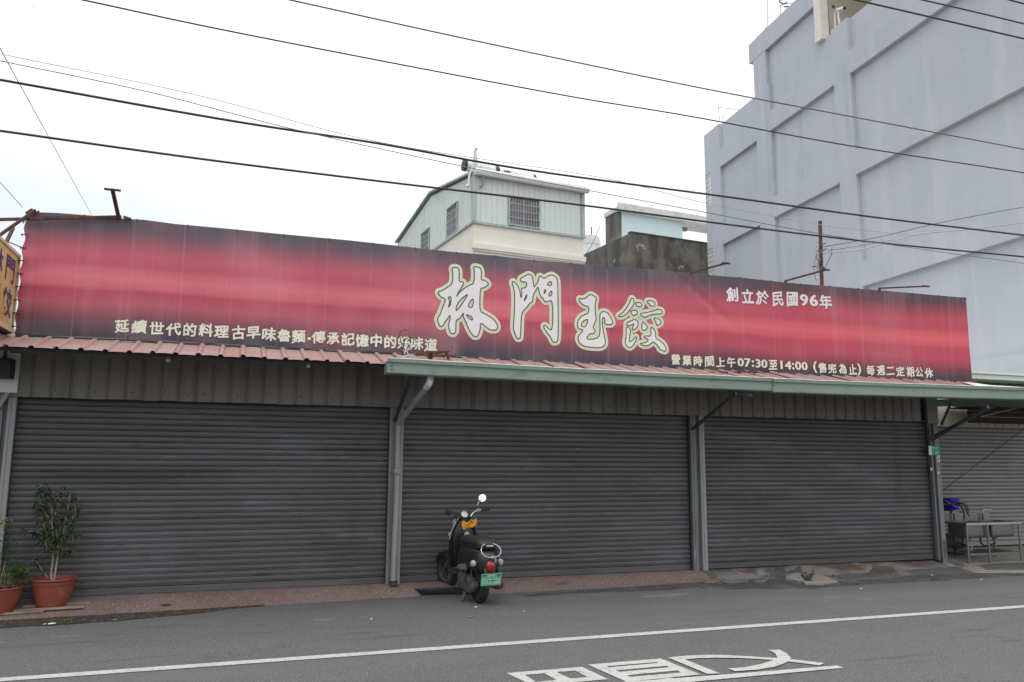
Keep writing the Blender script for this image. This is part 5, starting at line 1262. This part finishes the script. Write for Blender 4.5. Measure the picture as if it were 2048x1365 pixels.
# front mudguard and fork
b = MB(); rings_ = []
for k in range(11):
    a_ = R(10+k*15); r_ = .232; c_ = V((1.16+r_*math.cos(a_), 0, .2+r_*math.sin(a_))); n_ = V((math.cos(a_), 0, math.sin(a_))); w_ = .075*(.55+.45*math.sin(math.pi*min(1, k/8)))
    rings_.append([c_+n_*(.0)+V((0, -w_, 0))-n_*.05, c_+V((0, -w_*.8, 0)), c_+n_*.018+V((0, -w_*.3, 0)), c_+n_*.018+V((0, w_*.3, 0)), c_+V((0, w_*.8, 0)), c_+V((0, w_, 0))-n_*.05, c_+V((0, w_*.9, 0))-n_*.048, c_+V((0, w_*.7, 0))-n_*.008, c_+V((0, -w_*.7, 0))-n_*.008, c_+V((0, -w_*.9, 0))-n_*.048])
b.loft(rings_); L_(S2(b), 'front_mudguard', M['scooter'], smooth=60)
b = MB()
for y in (-.065, .065): b.tube([(1.16, y, .2), (.98, y*.7, .52)], .016, 8)
b.tube([(1.04, 0, .5), (.98, 0, .62)], .025, 10); L_(S2(b), 'front_fork', M['dark_steel'], smooth=True)
b = MB(); b.loft([superring(x, hy, hz, z, n=20) for x, hy, hz, z in ((.88, .05, .16, .58), (.93, .06, .13, .56), (.97, .03, .06, .52))]); L_(b, 'front_nose', M['scooter'], smooth=60)
# handlebar group, steered a little to the left
def S(p):
    x, y, z = p[0]-.80, p[1], p[2]; return V((.80+x*cs-y*sn, x*sn+y*cs-.055, z-.035-.12*y))
def sb(b): b.v = [S(p) for p in b.v]; return b
b = MB(); b.tube(smooth_line([(.80, 0, .84), (.805, .05, .88), (.80, .12, .955), (.77, .2, .975), (.73, .30, .97)]), .011, 10); b.tube(smooth_line([(.80, 0, .84), (.805, -.05, .88), (.80, -.12, .955), (.77, -.2, .975), (.73, -.30, .97)]), .011, 10); L_(sb(b), 'handlebar', M['chrome'], smooth=True)
for sgn in (1, -1):
    b = MB(); b.tube([(.755, sgn*.235, .975), (.715, sgn*.345, .968)], [.019, .017], 12); L_(sb(b), 'grip', M['rubber'], smooth=True)
    b = MB(); b.tube(smooth_line([(.79, sgn*.20, .97), (.80, sgn*.27, .955), (.77, sgn*.34, .95)]), .005, 6); L_(sb(b), 'brake_lever', M['chrome_dull'], smooth=True)
    b = MB(); b.lathe([(.001, -.03), (.022, -.026), (.024, .02), (.001, .026)], (.775, sgn*.20, .975), 12, 'Y'); L_(sb(b), 'switch_housing', M['clear_lens'] if sgn < 0 else M['black_plastic'], smooth=True)
b = MB(); b.tube(smooth_line([(.78, -.195, .985), (.775, -.185, 1.04), (.77, -.215, 1.09), (.765, -.245, 1.09)]), .005, 6); L_(sb(b), 'mirror_stem', M['chrome'], smooth=True)
b = MB(); b.tube(smooth_line([(.78, .195, .985), (.79, .24, 1.0), (.80, .29, 1.02)]), .005, 6); L_(sb(b), 'mirror_stem', M['dark_steel'], smooth=True)
def mirror(c, nrm, mt, r_=.046):
    nrm = V(nrm).normalized(); rot = nrm.to_track_quat('Z', 'Y').to_matrix().to_4x4()
    b = MB(); b.lathe([(.001, -.022), (r_*.8, -.018), (r_*1.05, -.006), (r_*1.08, .003), (r_, .006)], c, 24, M=rot); o = L_(sb(b), 'mirror', M['chrome_dull'] if mt == 'mirror' else M['black_plastic'], smooth=True)
    b = MB(); b.lathe([(.001, .005), (r_*1.0, .005)], c, 24, M=rot); L_(sb(b), 'mirror_glass', M[mt], o)
mirror((.765, -.265, 1.115), (-1.18, 1.34, .62), 'mirror')
mirror((.80, .31, 1.045), (.3, -1, .1), 'black_plastic', .042)
b = MB(); rot = V((-.75, 0, .66)).to_track_quat('Z', 'Y').to_matrix().to_4x4()
b.lathe([(.001, -.09), (.045, -.08), (.060, -.04), (.062, 0), (.055, .008), (.050, .004)], (.80, .04, .965), 24, M=rot); sm = L_(sb(b), 'speedometer', M['black_plastic'], smooth=True)
b = MB(); b.lathe([(.001, .006), (.044, .005)], (.80, .04, .965), 24, M=rot); L_(sb(b), 'dial', M['dial'], sm)
b = MB(); b.lathe([(.047, .006), (.052, .010), (.056, .006)], (.80, .04, .965), 24, M=rot); b.tube([V((.80, .04, .965))+(rot @ V((0, -.01, .009))), V((.80, .04, .965))+(rot @ V((.015, .025, .009)))], .003, 5); L_(sb(b), 'dial_ring', M['chrome_dull'], sm)
b = MB(); b.loft([superring(x, hy, hz, .885, n=20) for x, hy, hz in ((.74, .05, .04), (.78, .075, .06), (.86, .075, .07), (.92, .06, .06), (.95, .02, .02))]); L_(sb(b), 'headset', M['scooter'], smooth=60)
b = MB(); b.lathe([(.001, .03), (.05, .024), (.068, .008), (.07, 0), (.06, -.03), (.001, -.05)], (.95, 0, .86), 22, 'X'); L_(sb(b), 'headlight', M['clear_lens'], smooth=True)
b = MB()
for sgn in (1, -1): b.tube(smooth_line([(.77, sgn*.2, .97), (.82, sgn*.16, 1.0), (.86, sgn*.08, .93), (.85, 0, .85)]), .0045, 6)
L_(sb(b), 'brake_cable', M['rubber'], smooth=True)
# yellow cloth knotted on the bar
yc = thing('yellow_rag', scoot.matrix_world.translation, 'crumpled yellow rag tucked behind the scooter handlebar', 'rag')
yc.location = scoot.location; yc.rotation_euler = scoot.rotation_euler; ORG[yc.name] = V((0, 0, 0))
b = MB()
def rag(u, v):
    y = .040-.19*u; return V((.665+.02*math.sin(u*9+v*5), y-.02*v, (.845)+.035*u-.10*v*(1-.25*u)+.010*math.sin(u*13)*(1-v)+.02*(vnoise(u*6, v*5)-.5)))+V((.02*(vnoise(u*8, v*8+9)-.5), 0, 0))
b.grid(rag, 18, 10); b.grid(lambda u, v: rag(u, v)+V((.035*math.sin(math.pi*u)*math.sin(math.pi*v)+.004, 0, 0)), 18, 10)
L_(b, 'cloth', M['yellow_cloth'], yc, smooth=80)

# ================================================================== BUILDINGS BEHIND
class Local:
    """place boxes in a turned local frame"""
    def __init__(s, C, deg): s.M = Matrix.Translation(C) @ Matrix.Rotation(R(deg), 4, 'Z')
    def box(s, mb, *a): k = len(mb.v); mb.box(*a); mb.v[k:] = [s.M @ p for p in mb.v[k:]]; return mb
    def fix(s, mb): mb.v = [s.M @ p for p in mb.v]; return mb
    def hit(s, px, py, axis, val):
        n = (s.M.to_3x3() @ V((1 if axis == 'x' else 0, 1 if axis == 'y' else 0, 0))); P = s.M @ V((val, 0, 0) if axis == 'x' else (0, val, 0))
        return s.M.inverted() @ onp(px, py, P, n)
# --- cream house with green metal top floor
LH = Local((7.45, 26, 0), 5.97)
W_ = 4.45
hs = thing('cream_house', (7.45, 26, 0), 'cream house with pale green ribbed metal top floor and a solar tank, behind the sign', 'house')
b = MB(); LH.box(b, 0, W_, 0, 10, 0, 9.86); b.build('wall', M['cream_wall'], hs)
b = MB(); LH.box(b, -.06, W_+.05, -.10, -.002, 8.93, 9.13); LH.box(b, -.03, W_+.03, -.06, -.003, 8.86, 8.93); b.build('ledge', M['cream_wall'], hs, bevel=.01)
zt = 11.68
cam_pts = [(0, zt), (4.64, 12.32), (9.25, 11.43)]
b = MB(); n0 = [V((0.04, y, z)) for y, z in ((.04, 9.9), (.04, zt-.05), (4.64, 12.27), (9.25, 11.38), (9.25, 9.9))]
b.prism(n0, (W_-.08, 0, 0)); LH.fix(b).build('top_floor', M['green_clad'], hs)
def ribpanel(w__, h):
    return MB().add([(0,0,0),(.012,-.028,0),(.03,-.028,0),(.042,0,0),(w__,0,0),(0,0,h),(.012,-.028,h),(.03,-.028,h),(.042,0,h),(w__,0,h)], [(i, i+1, 6+i, 5+i) for i in range(4)])
pw = .2125
wx0, wx1, wz0, wz1 = 1.40, 2.56, 10.0, 11.03
wn = 0
me1 = LHm = None
for i in range(int(W_/pw)):
    x = .05+i*pw
    z1 = 11.62
    if wx0-.1 < x < wx1-.05:
        segs = [(9.92, wz0-.05), (wz1+.04, z1)]
    else: segs = [(9.92, z1)]
    for za, zb in segs:
        if zb-za < .05: continue
        m_ = ribpanel(pw, zb-za); m_.v = [LH.M @ (p+V((x, .02, za))) for p in m_.v]; m_.build('cladding_panel', M['green_clad'], hs)
# side panels
def roofside(y):
    for (a_, za), (b__, zb) in zip(cam_pts, cam_pts[1:]):
        if y <= b__: return za+(zb-za)*(y-a_)/(b__-a_)
    return cam_pts[-1][1]
side_w = [(1.55, 2.60, 9.93, 11.10), (4.70, 5.65, 9.93, 10.93), (7.7, 8.65, 9.93, 10.9)]
y = .08
while y < 9.1:
    hit_ = [w__ for w__ in side_w if w__[0]-.12 < y < w__[1]-.06]
    segs = [(9.92, roofside(y+.1)-.06)] if not hit_ else [(hit_[0][3]+.04, roofside(y+.1)-.06)]
    for za, zb in segs:
        m_ = MB().add([(.02,0,0),(-.008,.012,0),(-.008,.03,0),(.02,.042,0),(.02,.22,0),(.02,0,zb-za),(-.008,.012,zb-za),(-.008,.03,zb-za),(.02,.042,zb-za),(.02,.22,zb-za)], [(i, i+1, 6+i, 5+i) for i in range(4)])
        m_.v = [LH.M @ (p+V((0, y, za))) for p in m_.v]; m_.build('cladding_panel', M['green_clad'], hs)
    y += .225
def window(L__, face, a0, a1, z0, z1, par, nv_, nh, frame_m='green_trim', bar_m='grille'):
    """face 'y' = front (a along x), 'x' = side (a along y); built just in front of the wall"""
    def bx(mb, u0, u1, d0, d1, za, zb):
        if face == 'y': L__.box(mb, u0, u1, -d1, -d0, za, zb)
        else: L__.box(mb, -d1, -d0, u0, u1, za, zb)
    f_ = MB(); bx(f_, a0-.05, a1+.05, -.01, .06, z1, z1+.05); bx(f_, a0-.05, a1+.05, -.01, .07, z0-.05, z0); bx(f_, a0-.05, a0, -.01, .055, z0, z1); bx(f_, a1, a1+.05, -.01, .055, z0, z1)
    w__ = f_.build('window', M[frame_m], par)
    g_ = MB(); mid = (a0+a1)/2
    bx(g_, a0+.001, mid-.015, -.03, -.02, z0+.001, z1-.001); g_.build('pane', M['glass'], w__)
    g_ = MB(); bx(g_, mid+.015, a1-.001, -.03, -.02, z0+.001, z1-.001); g_.build('pane', M['glass'], w__)
    g_ = MB(); bx(g_, mid-.015, mid+.015, -.03, .0, z0, z1)
    for k in range(1, nv_): u = a0+(a1-a0)*k/nv_; bx(g_, u-.008, u+.008, .045, .06, z0, z1)
    for k in range(nh+1): z = z0+(z1-z0)*k/nh; bx(g_, a0-.03, a1+.03, .06, .075, z-.010, z+.010)
    g_.build('grille', M[bar_m], w__)
window(LH, 'y', wx0, wx1, wz0, wz1, hs, 11, 4)
for a0, a1, z0, z1 in side_w: window(LH, 'x', a0+.03, a1-.03, z0+.03, z1-.02, hs, 6, 4)
b = MB(); LH.box(b, -.05, .10, -.05, .10, 9.9, zt); b.build('corner_trim', M['green_trim'], hs)
b = MB(); LH.box(b, W_-.09, W_+.04, -.05, .06, 9.9, 11.62); b.build('corner_trim', M['green_trim'], hs)
b = MB(); LH.box(b, -.05, W_+.05, -.07, .0, 9.84, 9.92); LH.box(b, -.07, .0, 0, 9.3, 9.84, 9.92); b.build('base_trim', M['green_trim'], hs)
b = MB()
rpts = [(-.06, zt+.0), (4.64, 12.38), (9.35, 11.46)]
for (ya, za), (yb, zb) in zip(rpts, rpts[1:]):
    for x0 in (0,):
        b.add([(x0-.1, ya, za), (W_+.1, ya, za), (W_+.1, yb, zb), (x0-.1, yb, zb), (x0-.1, ya, za+.07), (W_+.1, ya, za+.07), (W_+.1, yb, zb+.07), (x0-.1, yb, zb+.07)], [(0,3,2,1),(4,5,6,7),(0,1,5,4),(1,2,6,5),(2,3,7,6),(3,0,4,7)])
LH.fix(b).build('roof', M['green_trim'], hs)
b = MB(); pr = [(-.24, 11.78), (-.26, 11.70), (-.22, 11.60), (-.12, 11.58), (-.05, 11.6), (-.05, 11.80), (-.18, 11.83)]
b.prism([V((-.02, y_, z_)) for y_, z_ in pr], (W_+.16, 0, 0)); LH.fix(b).build('roof_gutter', M['pvc'], hs)
b = MB(); b.tube([V((.02, -.14, 11.95)), V((.02, -.13, 12.35))], .05, 10); b.tube([V((-.15, .12, 11.2)), V((-.13, .1, 11.6)), V((.02, .05, 12.0)), V((.03, .0, 12.5)), V((.06, -.1, 12.6))], .05, 10); b.tube([V((-.15, .12, 11.22)), V((-.25, .12, 11.2))], .06, 10); LH.fix(b).build('vent_pipe', M['pvc'], hs, smooth=True)
b = MB(); b.tube([V((.32, -.12, 11.58)), V((.33, -.10, 11.3))], .045, 8); b.tube([V((.33, -.1, 11.3)), V((.22, -.04, 11.2))], .05, 8); LH.fix(b).build('outlet_pipe', M['pvc_grey'], hs, smooth=True)
tk = thing('solar_tank', tuple(LH.M @ V((1.2, .9, 12.1))), 'long white solar water tank lying on the roof of the cream house', 'water tank')
b = MB(); b.tube([V((-.15, .55, 12.14)), V((2.62, .55, 12.02))], .21, 20); LH.fix(b).build('tank', M['pvc'], tk, smooth=50)
for p_, q_ in (((-.20, .55, 12.142), (-.10, .55, 12.14)), ((1.0, .55, 12.09), (1.16, .55, 12.08)), ((2.55, .55, 12.025), (2.64, .55, 12.02))):
    b = MB(); b.tube([V(p_), V(q_)], .218, 20); LH.fix(b).build('band', M['black_plastic'], tk, smooth=50)
b = MB()
for x in (.1, 2.3):
    b.beam((x, .55, 11.85), (x, .55, 11.72), .04, .04); b.beam((x, .35, 11.72), (x, .75, 11.80), .04, .04)
LH.fix(b).build('support', M['grille'], tk)
b = MB()
vs, fs, gw, gh = glyph('WIN', .05); b.add([V((1.45+vx*.13, .335, 12.08+vy*.15)) for vx, vy in vs], fs); LH.fix(b).build('tank_lettering', M['dark_steel'], tk)
b = MB(); b.tube([tuple(LH.M @ V((2.75, .55, 12.15))), tuple(LH.M @ V((2.75, .55, 11.85)))], .03, 6); b.build('pipe_end', M['dark_steel'], tk)

# --- weathered concrete building
_c = onY(1262, 465, 30); LC = Local((_c.x, 30, 0), 5.97)
cb = thing('concrete_building', (_c.x, 30, 0), 'weathered grey concrete building with pale turquoise roof room, left of the blue-grey tower block', 'building')
b = MB(); LC.box(b, 0, 8.5, 0, 10, 0, 10.53); b.build('wall', M['concrete'], cb)
b = MB(); LC.box(b, 0, 8.5, 0, .2, 10.532, 11.45); LC.box(b, 0, .2, .2, 10, 10.532, 11.43); b.build('parapet', M['concrete'], cb)
b = MB(); LC.box(b, .21, 8.4, .21, 9.9, 10.533, 10.56); b.build('bounce_floor', M['slab_white'], cb)  # unseen white sheet, added to bounce light onto the roof slab's underside
b = MB(); LC.box(b, -.03, 8.5, -.03, .22, 11.452, 11.50); b.build('coping', M['dark_steel'], cb)
b = MB(); LC.box(b, .0, 8.5, -.07, -.002, 9.62, 9.80); b.build('string_course', mat('ochre_trim', (.42, .30, .14), .7, layers=[(4, I, .45, .6, (.16, .13, .10), .8)]), cb)
b = MB(); LC.box(b, .48, .56, -.04, -.003, 3, 11.4); b.build('drain_pipe', M['concrete'], cb)
b = MB(); LC.box(b, 1.96, 2.18, 4.1, 5.25, 10.532, 13.855); b.build('roof_room_wall', M['concrete'], cb, label='stained concrete side wall of the roof room')
b = MB(); LC.box(b, 2.18, 5.86, 4.1, 4.3, 10.532, 13.85); b.build('roof_room_wall', M['turquoise'], cb)
b = MB(); LC.box(b, 5.66, 5.86, 4.3, 5.25, 10.532, 13.85); b.build('roof_room_wall', M['turquoise'], cb)
b = MB(); LC.box(b, 1.90, 9.4, 3.9, 5.3, 13.86, 14.08); b.build('roof_slab', M['slab_white'], cb)
b = MB(); LC.box(b, 1.90, 9.4, 3.9, 4.03, 14.082, 14.26); b.build('slab_edge', M['slab_white'], cb)
b = MB(); b.box(6.35, 6.8, 4.9, 5.1, 13.7, 13.855); LC.fix(b).build('ceiling_lamp', M['wood'], cb)
b = MB()
b.tube(smooth_line([V((1.90, 5.7, 13.5)), V((1.88, 6.7, 12.6)), V((1.6, 7.6, 12.0)), V((.8, 8.4, 11.7))]), .016, 5); LC.fix(b).build('loose_wire', M['cable_grey'], cb)
# small far water tank between the two buildings
a = onY(1177, 497, 60); wt = thing('water_tank', (a.x, a.y, 0), 'small pale round water tank far away between the cream house and the concrete building', 'water tank')
MB().lathe([(.001, 1.0), (.9, .95), (1.0, .6), (1.0, -.6), (1.0, -3.2)], a, 20).build('tank', M['slab_white'], wt, smooth=True)
MB().lathe([(1.01, .2), (1.03, .2), (1.03, .55), (1.01, .55)], a, 20).build('band', M['turquoise'], wt)
MB().box(a.x-3, a.x+3, 58, 64, 0, a.z-1.2).build('wall', M['slab_white'], wt)
MB().tube([a+V((.3, 0, .9)), a+V((.3, 0, 1.9))], .05, 5).build('mast', M['rust'], wt)

# --- tall blue-grey building: its side wall runs away from the camera
BA = math.degrees(math.atan(.0889))
LB = Local((16.25, 0, 0), -BA)       # local y runs along the wall, local x into the building
cB = 1/math.cos(R(BA))
bb_ = thing('tower_building', (19.5, 20, 0), 'tall blue-grey painted concrete building with recessed panels, filling the right background', 'building')
def Yl(px, py): return LB.hit(px, py, 'x', 0)
mB = M['blue_wall']
def bx(x0, x1, y0_, y1_, z0, z1, name='wall', mt=mB, **k):
    q = MB(); LB.box(q, x0, x1, y0_, y1_, z0, z1); return q.build(name, mt, bb_, **k)
yE = Yl(1409, 300).y; yA = Yl(1440, 332).y; yB = Yl(1513, 281).y; yC = Yl(1541, 263).y; yD = Yl(1668, 170).y; yF = Yl(1700, 147).y; yN = 12.5
zR = 15.87
floors = [(6.98, 7.78), (10.57, 11.35), (13.95, 14.72), (3.3, 4.2)]
D = .16
bx(D+.001, 9, yN, 28.15, 0, 15.4, 'core')
# pilasters
for (a_, b__) in ((yB, yC), (yD, yF)): bx(0, D, a_ if a_ < b__ else b__, b__ if a_ < b__ else a_, 0, zR-.001, 'pilaster')
# end bay with grilled openings
z_op = [(12.35, 13.75), (9.2, 10.55)]
ops = []
w1 = (Yl(1422, 380).y, Yl(1412, 380).y)
zt1, zb1 = Yl(1414, 350).z, Yl(1416, 415).z; zt2, zb2 = Yl(1417, 500).z, Yl(1418, 565).z
lo = min(yA, yE); 
q = MB()
ya, yb = min(w1), max(w1)
for z0, z1 in ((0, zb2), (zt2, zb1), (zt1, zR)): LB.box(q, 0, D, ya, yb, z0, z1)
LB.box(q, 0, D, lo, ya, 0, zR-.001); LB.box(q, 0, D, yb, max(yA, yE)+.02, 0, zR-.001)
q.build('end_pillar', mB, bb_)
q = MB(); LB.box(q, D, .6, 28.4, max(yA, yE)+.02, zt1+.02, 15.4); LB.box(q, D, .6, 28.4, max(yA, yE)+.02, zt2+.02, zb1-.02); LB.box(q, D, .6, 28.4, max(yA, yE)+.02, 0, zb2-.02); q.build('balcony_floor', mB, bb_)
for k, (z0, z1) in enumerate(((zb1, zt1), (zb2, zt2))):
    g_ = MB()
    for i in range(5): u = ya+(yb-ya)*(i+.5)/5; LB.box(g_, .02, .04, u-.02, u+.02, z0, z1)
    for i in range(7): z = z0+(z1-z0)*(i+.5)/7; LB.box(g_, .0, .018, ya, yb, z-.02, z+.02)
    g_.build('window_grille', M['grille_white'], bb_)
# beams between pilasters, panels recessed behind
bays = [(min(yA, yB), max(yA, yB)), (min(yC, yD), max(yC, yD)), (yN, yF)]
for i, (a_, b__) in enumerate(bays):
    for z0, z1 in floors:
        if z0 < 5 and i != 2: pass
        bx(0, D-.001, a_+.001, b__-.001, z0, z1, 'floor_beam')
    zz = [0, 3.3, 4.2, 6.98, 7.78, 10.57, 11.35, 13.95, 14.72, zR-.002]
    for k in range(0, 9, 2):
        z0, z1 = zz[k], zz[k+1]
        bx(D-.002-.02, D, a_+.002, b__-.002, z0+.001, z1-.001, 'recessed_panel')
# parapet band
bx(.001, D, yF, yF+.001, 0, .01) if False else None
bx(.18, .40, yN, 28.2, 15.402, zR-.004, 'parapet')
# upper tower
t0, t1 = Yl(1636, 88).y, Yl(1509, 190).y; tO = Yl(1497, 95).y; zT = Yl(1497, 95).z
zTT = 18.75
yT0, yT1 = t0, t1
r0, r1 = Yl(1530, 100).y, Yl(1629, 20).y
ra, rb_ = min(r0, r1), max(r0, r1)
bx(D+.001, 6, yT0+.15, yT1-.001, 15.41, zTT-.5, 'tower_core')
bx(0, D, rb_, yT1, zR, zT-.75, 'pilaster')
bx(0, D, yT0+.15, ra, zR, 17.24, 'pilaster')
bx(0, D, yT0+.15, yT1, 17.25, zT+.0, 'floor_beam')
bx(0, D, yT0+.15, tO, 17.25 if False else zT+.002, zT+.08, 'floor_beam')
bx(0, 6, yT1+.001, tO, zT-.72, zT+.0, 'overhang')
bx(D-.02, D, ra, rb_, zR, 17.24, 'recessed_panel')
# white tiled pier and the roof terrace ceiling
pier = MB(); LB.box(pier, .002, .30, yT0-.22, yT0+.149, zR-.001, 19.5); po = pier.build('tiled_pier', M['tile_white'], bb_)
q = MB()
for k in range(34): z = zR+k*.1; LB.box(q, -.004, .0015, yT0-.215, yT0+.145, z+.004, z+.092)
q.build('tile_courses', M['tile_white'], po)
bx(.35, 6, yT0-4.5, yT0-.23, 18.2, 18.4, 'terrace_ceiling', M['beige_wall'])
bx(1.9, 2.1, yT0-5, yT0+.1, 15.41, 18.19, 'terrace_wall', M['beige_wall'])
bx(.5, 2, yT0+.0, yT0+.14, 15.41, 18.19, 'terrace_wall', M['beige_wall'])
q = MB(); LB.box(q, .9, 1.15, yT0-1.6, yT0-1.2, 18.08, 18.19); q.build('terrace_lamp', M['wood'], bb_)
for k, (px, py) in enumerate(((1668, 17), (1681, 19))):
    c = LB.M @ LB.hit(px, py, 'x', .3); c2 = LB.M @ LB.hit(1672, 60, 'x', .3)
    cc_ = thing('security_camera', c, ['white security camera on the tower block parapet, the left of the pair', 'white security camera on the tower block parapet, the right of the pair'][k], 'camera', 'security cameras on the roof parapet')
    d = V((-.7 if k == 0 else .1, -.6, -.15)).normalized()
    MB().tube([c-d*.14, c+d*.14], .06, 10).build('housing', M['grille_white'], cc_); MB().tube([c+d*.141, c+d*.18], .055, 10).build('lens', M['ink'], cc_)
    MB().tube([c-d*.1, c+V((0, 0, -.3))-d*.1, V((c.x, c.y, zR-.1))], .03, 6).build('mast', M['grille_white'], cc_)
# aerials on the roof
t = thing('aerial', LB.M @ V((.3, tO-.4, zT)), 'thin white aerial pole on the tower block, far upper left corner', 'aerial')
p0 = LB.M @ LB.hit(1535, 58, 'x', .3); p1 = LB.M @ LB.hit(1535, -4, 'x', .3)
MB().tube([p0-V((0, 0, .2)), p1], .03, 6).build('mast', M['grille_white'], t); MB().tube([LB.M @ LB.hit(1536, 36, 'x', .3), LB.M @ LB.hit(1568, 27, 'x', .3)], .015, 5).build('strut', M['grille'], t)
MB().tube(smooth_line([LB.M @ LB.hit(x_, y_, 'x', .3) for x_, y_ in ((1528, 64), (1530, 58), (1534, 55))]), .02, 5).build('bent_pipe', M['dark_steel'], t)
t = thing('roof_rack', LB.M @ V((.3, tO-1.2, zT)), 'metal rack with pipes on the tower block roof at the top edge of the photo', 'rack')
for pts_, r_, mt in ((((1561,34),(1561,10)),.02,'grille'), (((1561,10),(1594,5)),.02,'grille'), (((1559,0),(1560,5),(1567,8),(1574,6)),.03,'dark_steel'), (((1568,14),(1584,13)),.03,'dark_steel'), (((1568,27),(1574,10)),.012,'grille'), (((1560,0),(1600,-4)),.04,'grille_white'), (((1562,30),(1570,28)),.015,'grille')):
    MB().tube([LB.M @ LB.hit(x_, y_, 'x', .4) for x_, y_ in pts_], r_, 6).build('bar', M[mt], t)
t = thing('roof_rail', LB.M @ V((.3, 27, zR)), 'bent thin rail above the far end of the tower block parapet', 'rail')
for pts_ in (((1436,215),(1478,220)), ((1436,215),(1440,243)), ((1444,234),(1444,246)), ((1448,228),(1448,244)), ((1430,247),(1430,256))):
    MB().tube([LB.M @ LB.hit(x_, y_, 'x', .3) for x_, y_ in pts_], .018, 5).build('bar', M['grille'], t)

# ================================================================== POLE AND OVERHEAD LINES
p0 = onY(1639, 575, 12); p1 = onY(1640, 443, 12)
t = thing('rusty_pole', (p0.x, 12, 2.9), 'rusty brown steel pole wrapped with wires behind the right part of the sign', 'pole')
MB().tube([V((p0.x, 12, 2.95)), V((p1.x, 12, p1.z))], .036, 10).build('shaft', M['rust'], t)
q = MB()
for k in range(9):
    z = p1.z-.42-.055*k-.03*(k % 3); q.lathe([(.038, -.004), (.044, 0), (.038, .004)], (p0.x+.004, 12, z), 8)
q.build('binding', M['cable_pale'], t)
q = MB()
for pts_ in (((1640,490),(1637,500),(1639,515),(1638,530),(1640,545)), ((1634,505),(1628,530),(1630,555),(1634,562)), ((1642,505),(1646,520),(1643,540)), ((1633,512),(1637,525),(1634,545)), ((1643,498),(1638,512),(1643,522))):
    q.tube(smooth_line([onY(x_, y_, 11.93) for x_, y_ in pts_]), .007, 5)
q.build('loose_wire', M['cable_grey'], t)
q = MB()
for pts_ in (((1641,491),(1651,487)), ((1641,503),(1653,498)), ((1625,534),(1634,533)), ((1645,533),(1650,538))): q.beam(onY(*pts_[0], 11.95), onY(*pts_[1], 11.95), .018, .018)
q.build('hook', M['dark_steel'], t)
def cable(pts, Y, r_, mt, lab, ext=True):
    P = [onY(x_, y_, Y) if not callable(Y) else Y(x_, y_) for x_, y_ in pts]
    if ext == 1: P = [P[0]+(P[0]-P[1])*1.0]+P+[P[-1]+(P[-1]-P[-2])*1.0]
    return MB().tube(smooth_line(P, 8), r_, 6).build('overhead_cable', M[mt], smooth=True, label=lab, cat='cable', group='overhead cables across the street')
cable([(0,160),(450,240),(760,288),(1060,341),(1460,395),(1750,435),(2048,471)], 8, .0125, 'cable', 'thick black cable crossing just above the cream house roof')
cable([(0,262),(400,318),(760,363),(1165,411),(1460,450),(1750,485),(2048,514)], 8.1, .0118, 'cable', 'thick black cable crossing the cream house window, lowest of the heavy cables')
cable([(155,-2),(500,71),(1100,186),(1380,233),(1700,292),(2048,346)], 8.3, .0085, 'cable', 'medium dark cable falling from upper left across the middle of the blue-grey wall')
cable([(570,-2),(960,84),(1380,172),(1700,233),(2048,299)], 8.3, .0095, 'cable_grey', 'greenish grey cable falling from the top edge over the blue-grey wall')
cable([(1697,-3),(1850,32),(2048,78)], 8, .0125, 'cable', 'thick black cable cutting the upper right corner, lower of that set')
cable([(1835,-2),(1940,22),(2048,48)], 8, .011, 'cable', 'black cable in the upper right corner, between two others')
cable([(2010,-2),(2048,8)], 8.05, .012, 'cable', 'black cable just clipping the extreme top right corner')
cable([(0,122),(300,185),(600,262),(935,335),(1170,380),(1410,425),(1640,468),(1850,500),(2048,527)], 7.9, .0045, 'cable_grey', 'thin grey wire running just under the thick cable above the cream house')
cable([(0,108),(400,192),(760,285),(1200,355),(1400,404),(1640,450),(1700,458),(1830,472)], 8.6, .004, 'cable_pale', 'thinnest pale wire sagging beside the thick cable to the rusty pole', ext=0)
cable([(1647,494),(1760,474),(1880,446),(2060,412)], 11.9, .010, 'cable_grey', 'knotted dark wire rising from the rusty pole to the right edge', ext=0)
cable([(1645,506),(1720,500),(1800,478),(1850,467),(1940,459),(2060,444)], 11.85, .014, 'cable_pale', 'bundled pale wire from the rusty pole to the right edge', ext=0)
cable([(1650,503),(1720,492),(1800,478)], 11.87, .007, 'cable_grey', 'short thin wire joining the pale bundle near the rusty pole', ext=0)
cable([(1664,495),(1662,512),(1655,525),(1651,537)], 11.9, .006, 'cable', 'short black wire hanging beside the rusty pole', ext=0)
q0 = lambda x_, y_: onp(x_, y_, (-3.0, 0, 0), (1, .02, 0))
cable([(-30,42),(0,97),(95,270),(184,432)], lambda x_, y_: onp(x_, y_, (-2.9, 0, 0), (1, .09, 0)), .0085, 'cable', 'dark wire dropping steeply behind the left end of the red sign', ext=0)
cable([(58,-5),(120,135),(190,300),(243,440)], lambda x_, y_: onp(x_, y_, (-3.2, 0, 0), (1, .16, 0)), .0055, 'cable_grey', 'faint pale wire dropping behind the tall rusty lamp arm', ext=0)
cable([(-20,345),(0,365),(45,415)], lambda x_, y_: onp(x_, y_, (-2.9, 0, 0), (1, .02, 0)), .005, 'cable_grey', 'faint wire dropping to the upper left corner of the red sign', ext=0)
bpy.context.view_layer.update()
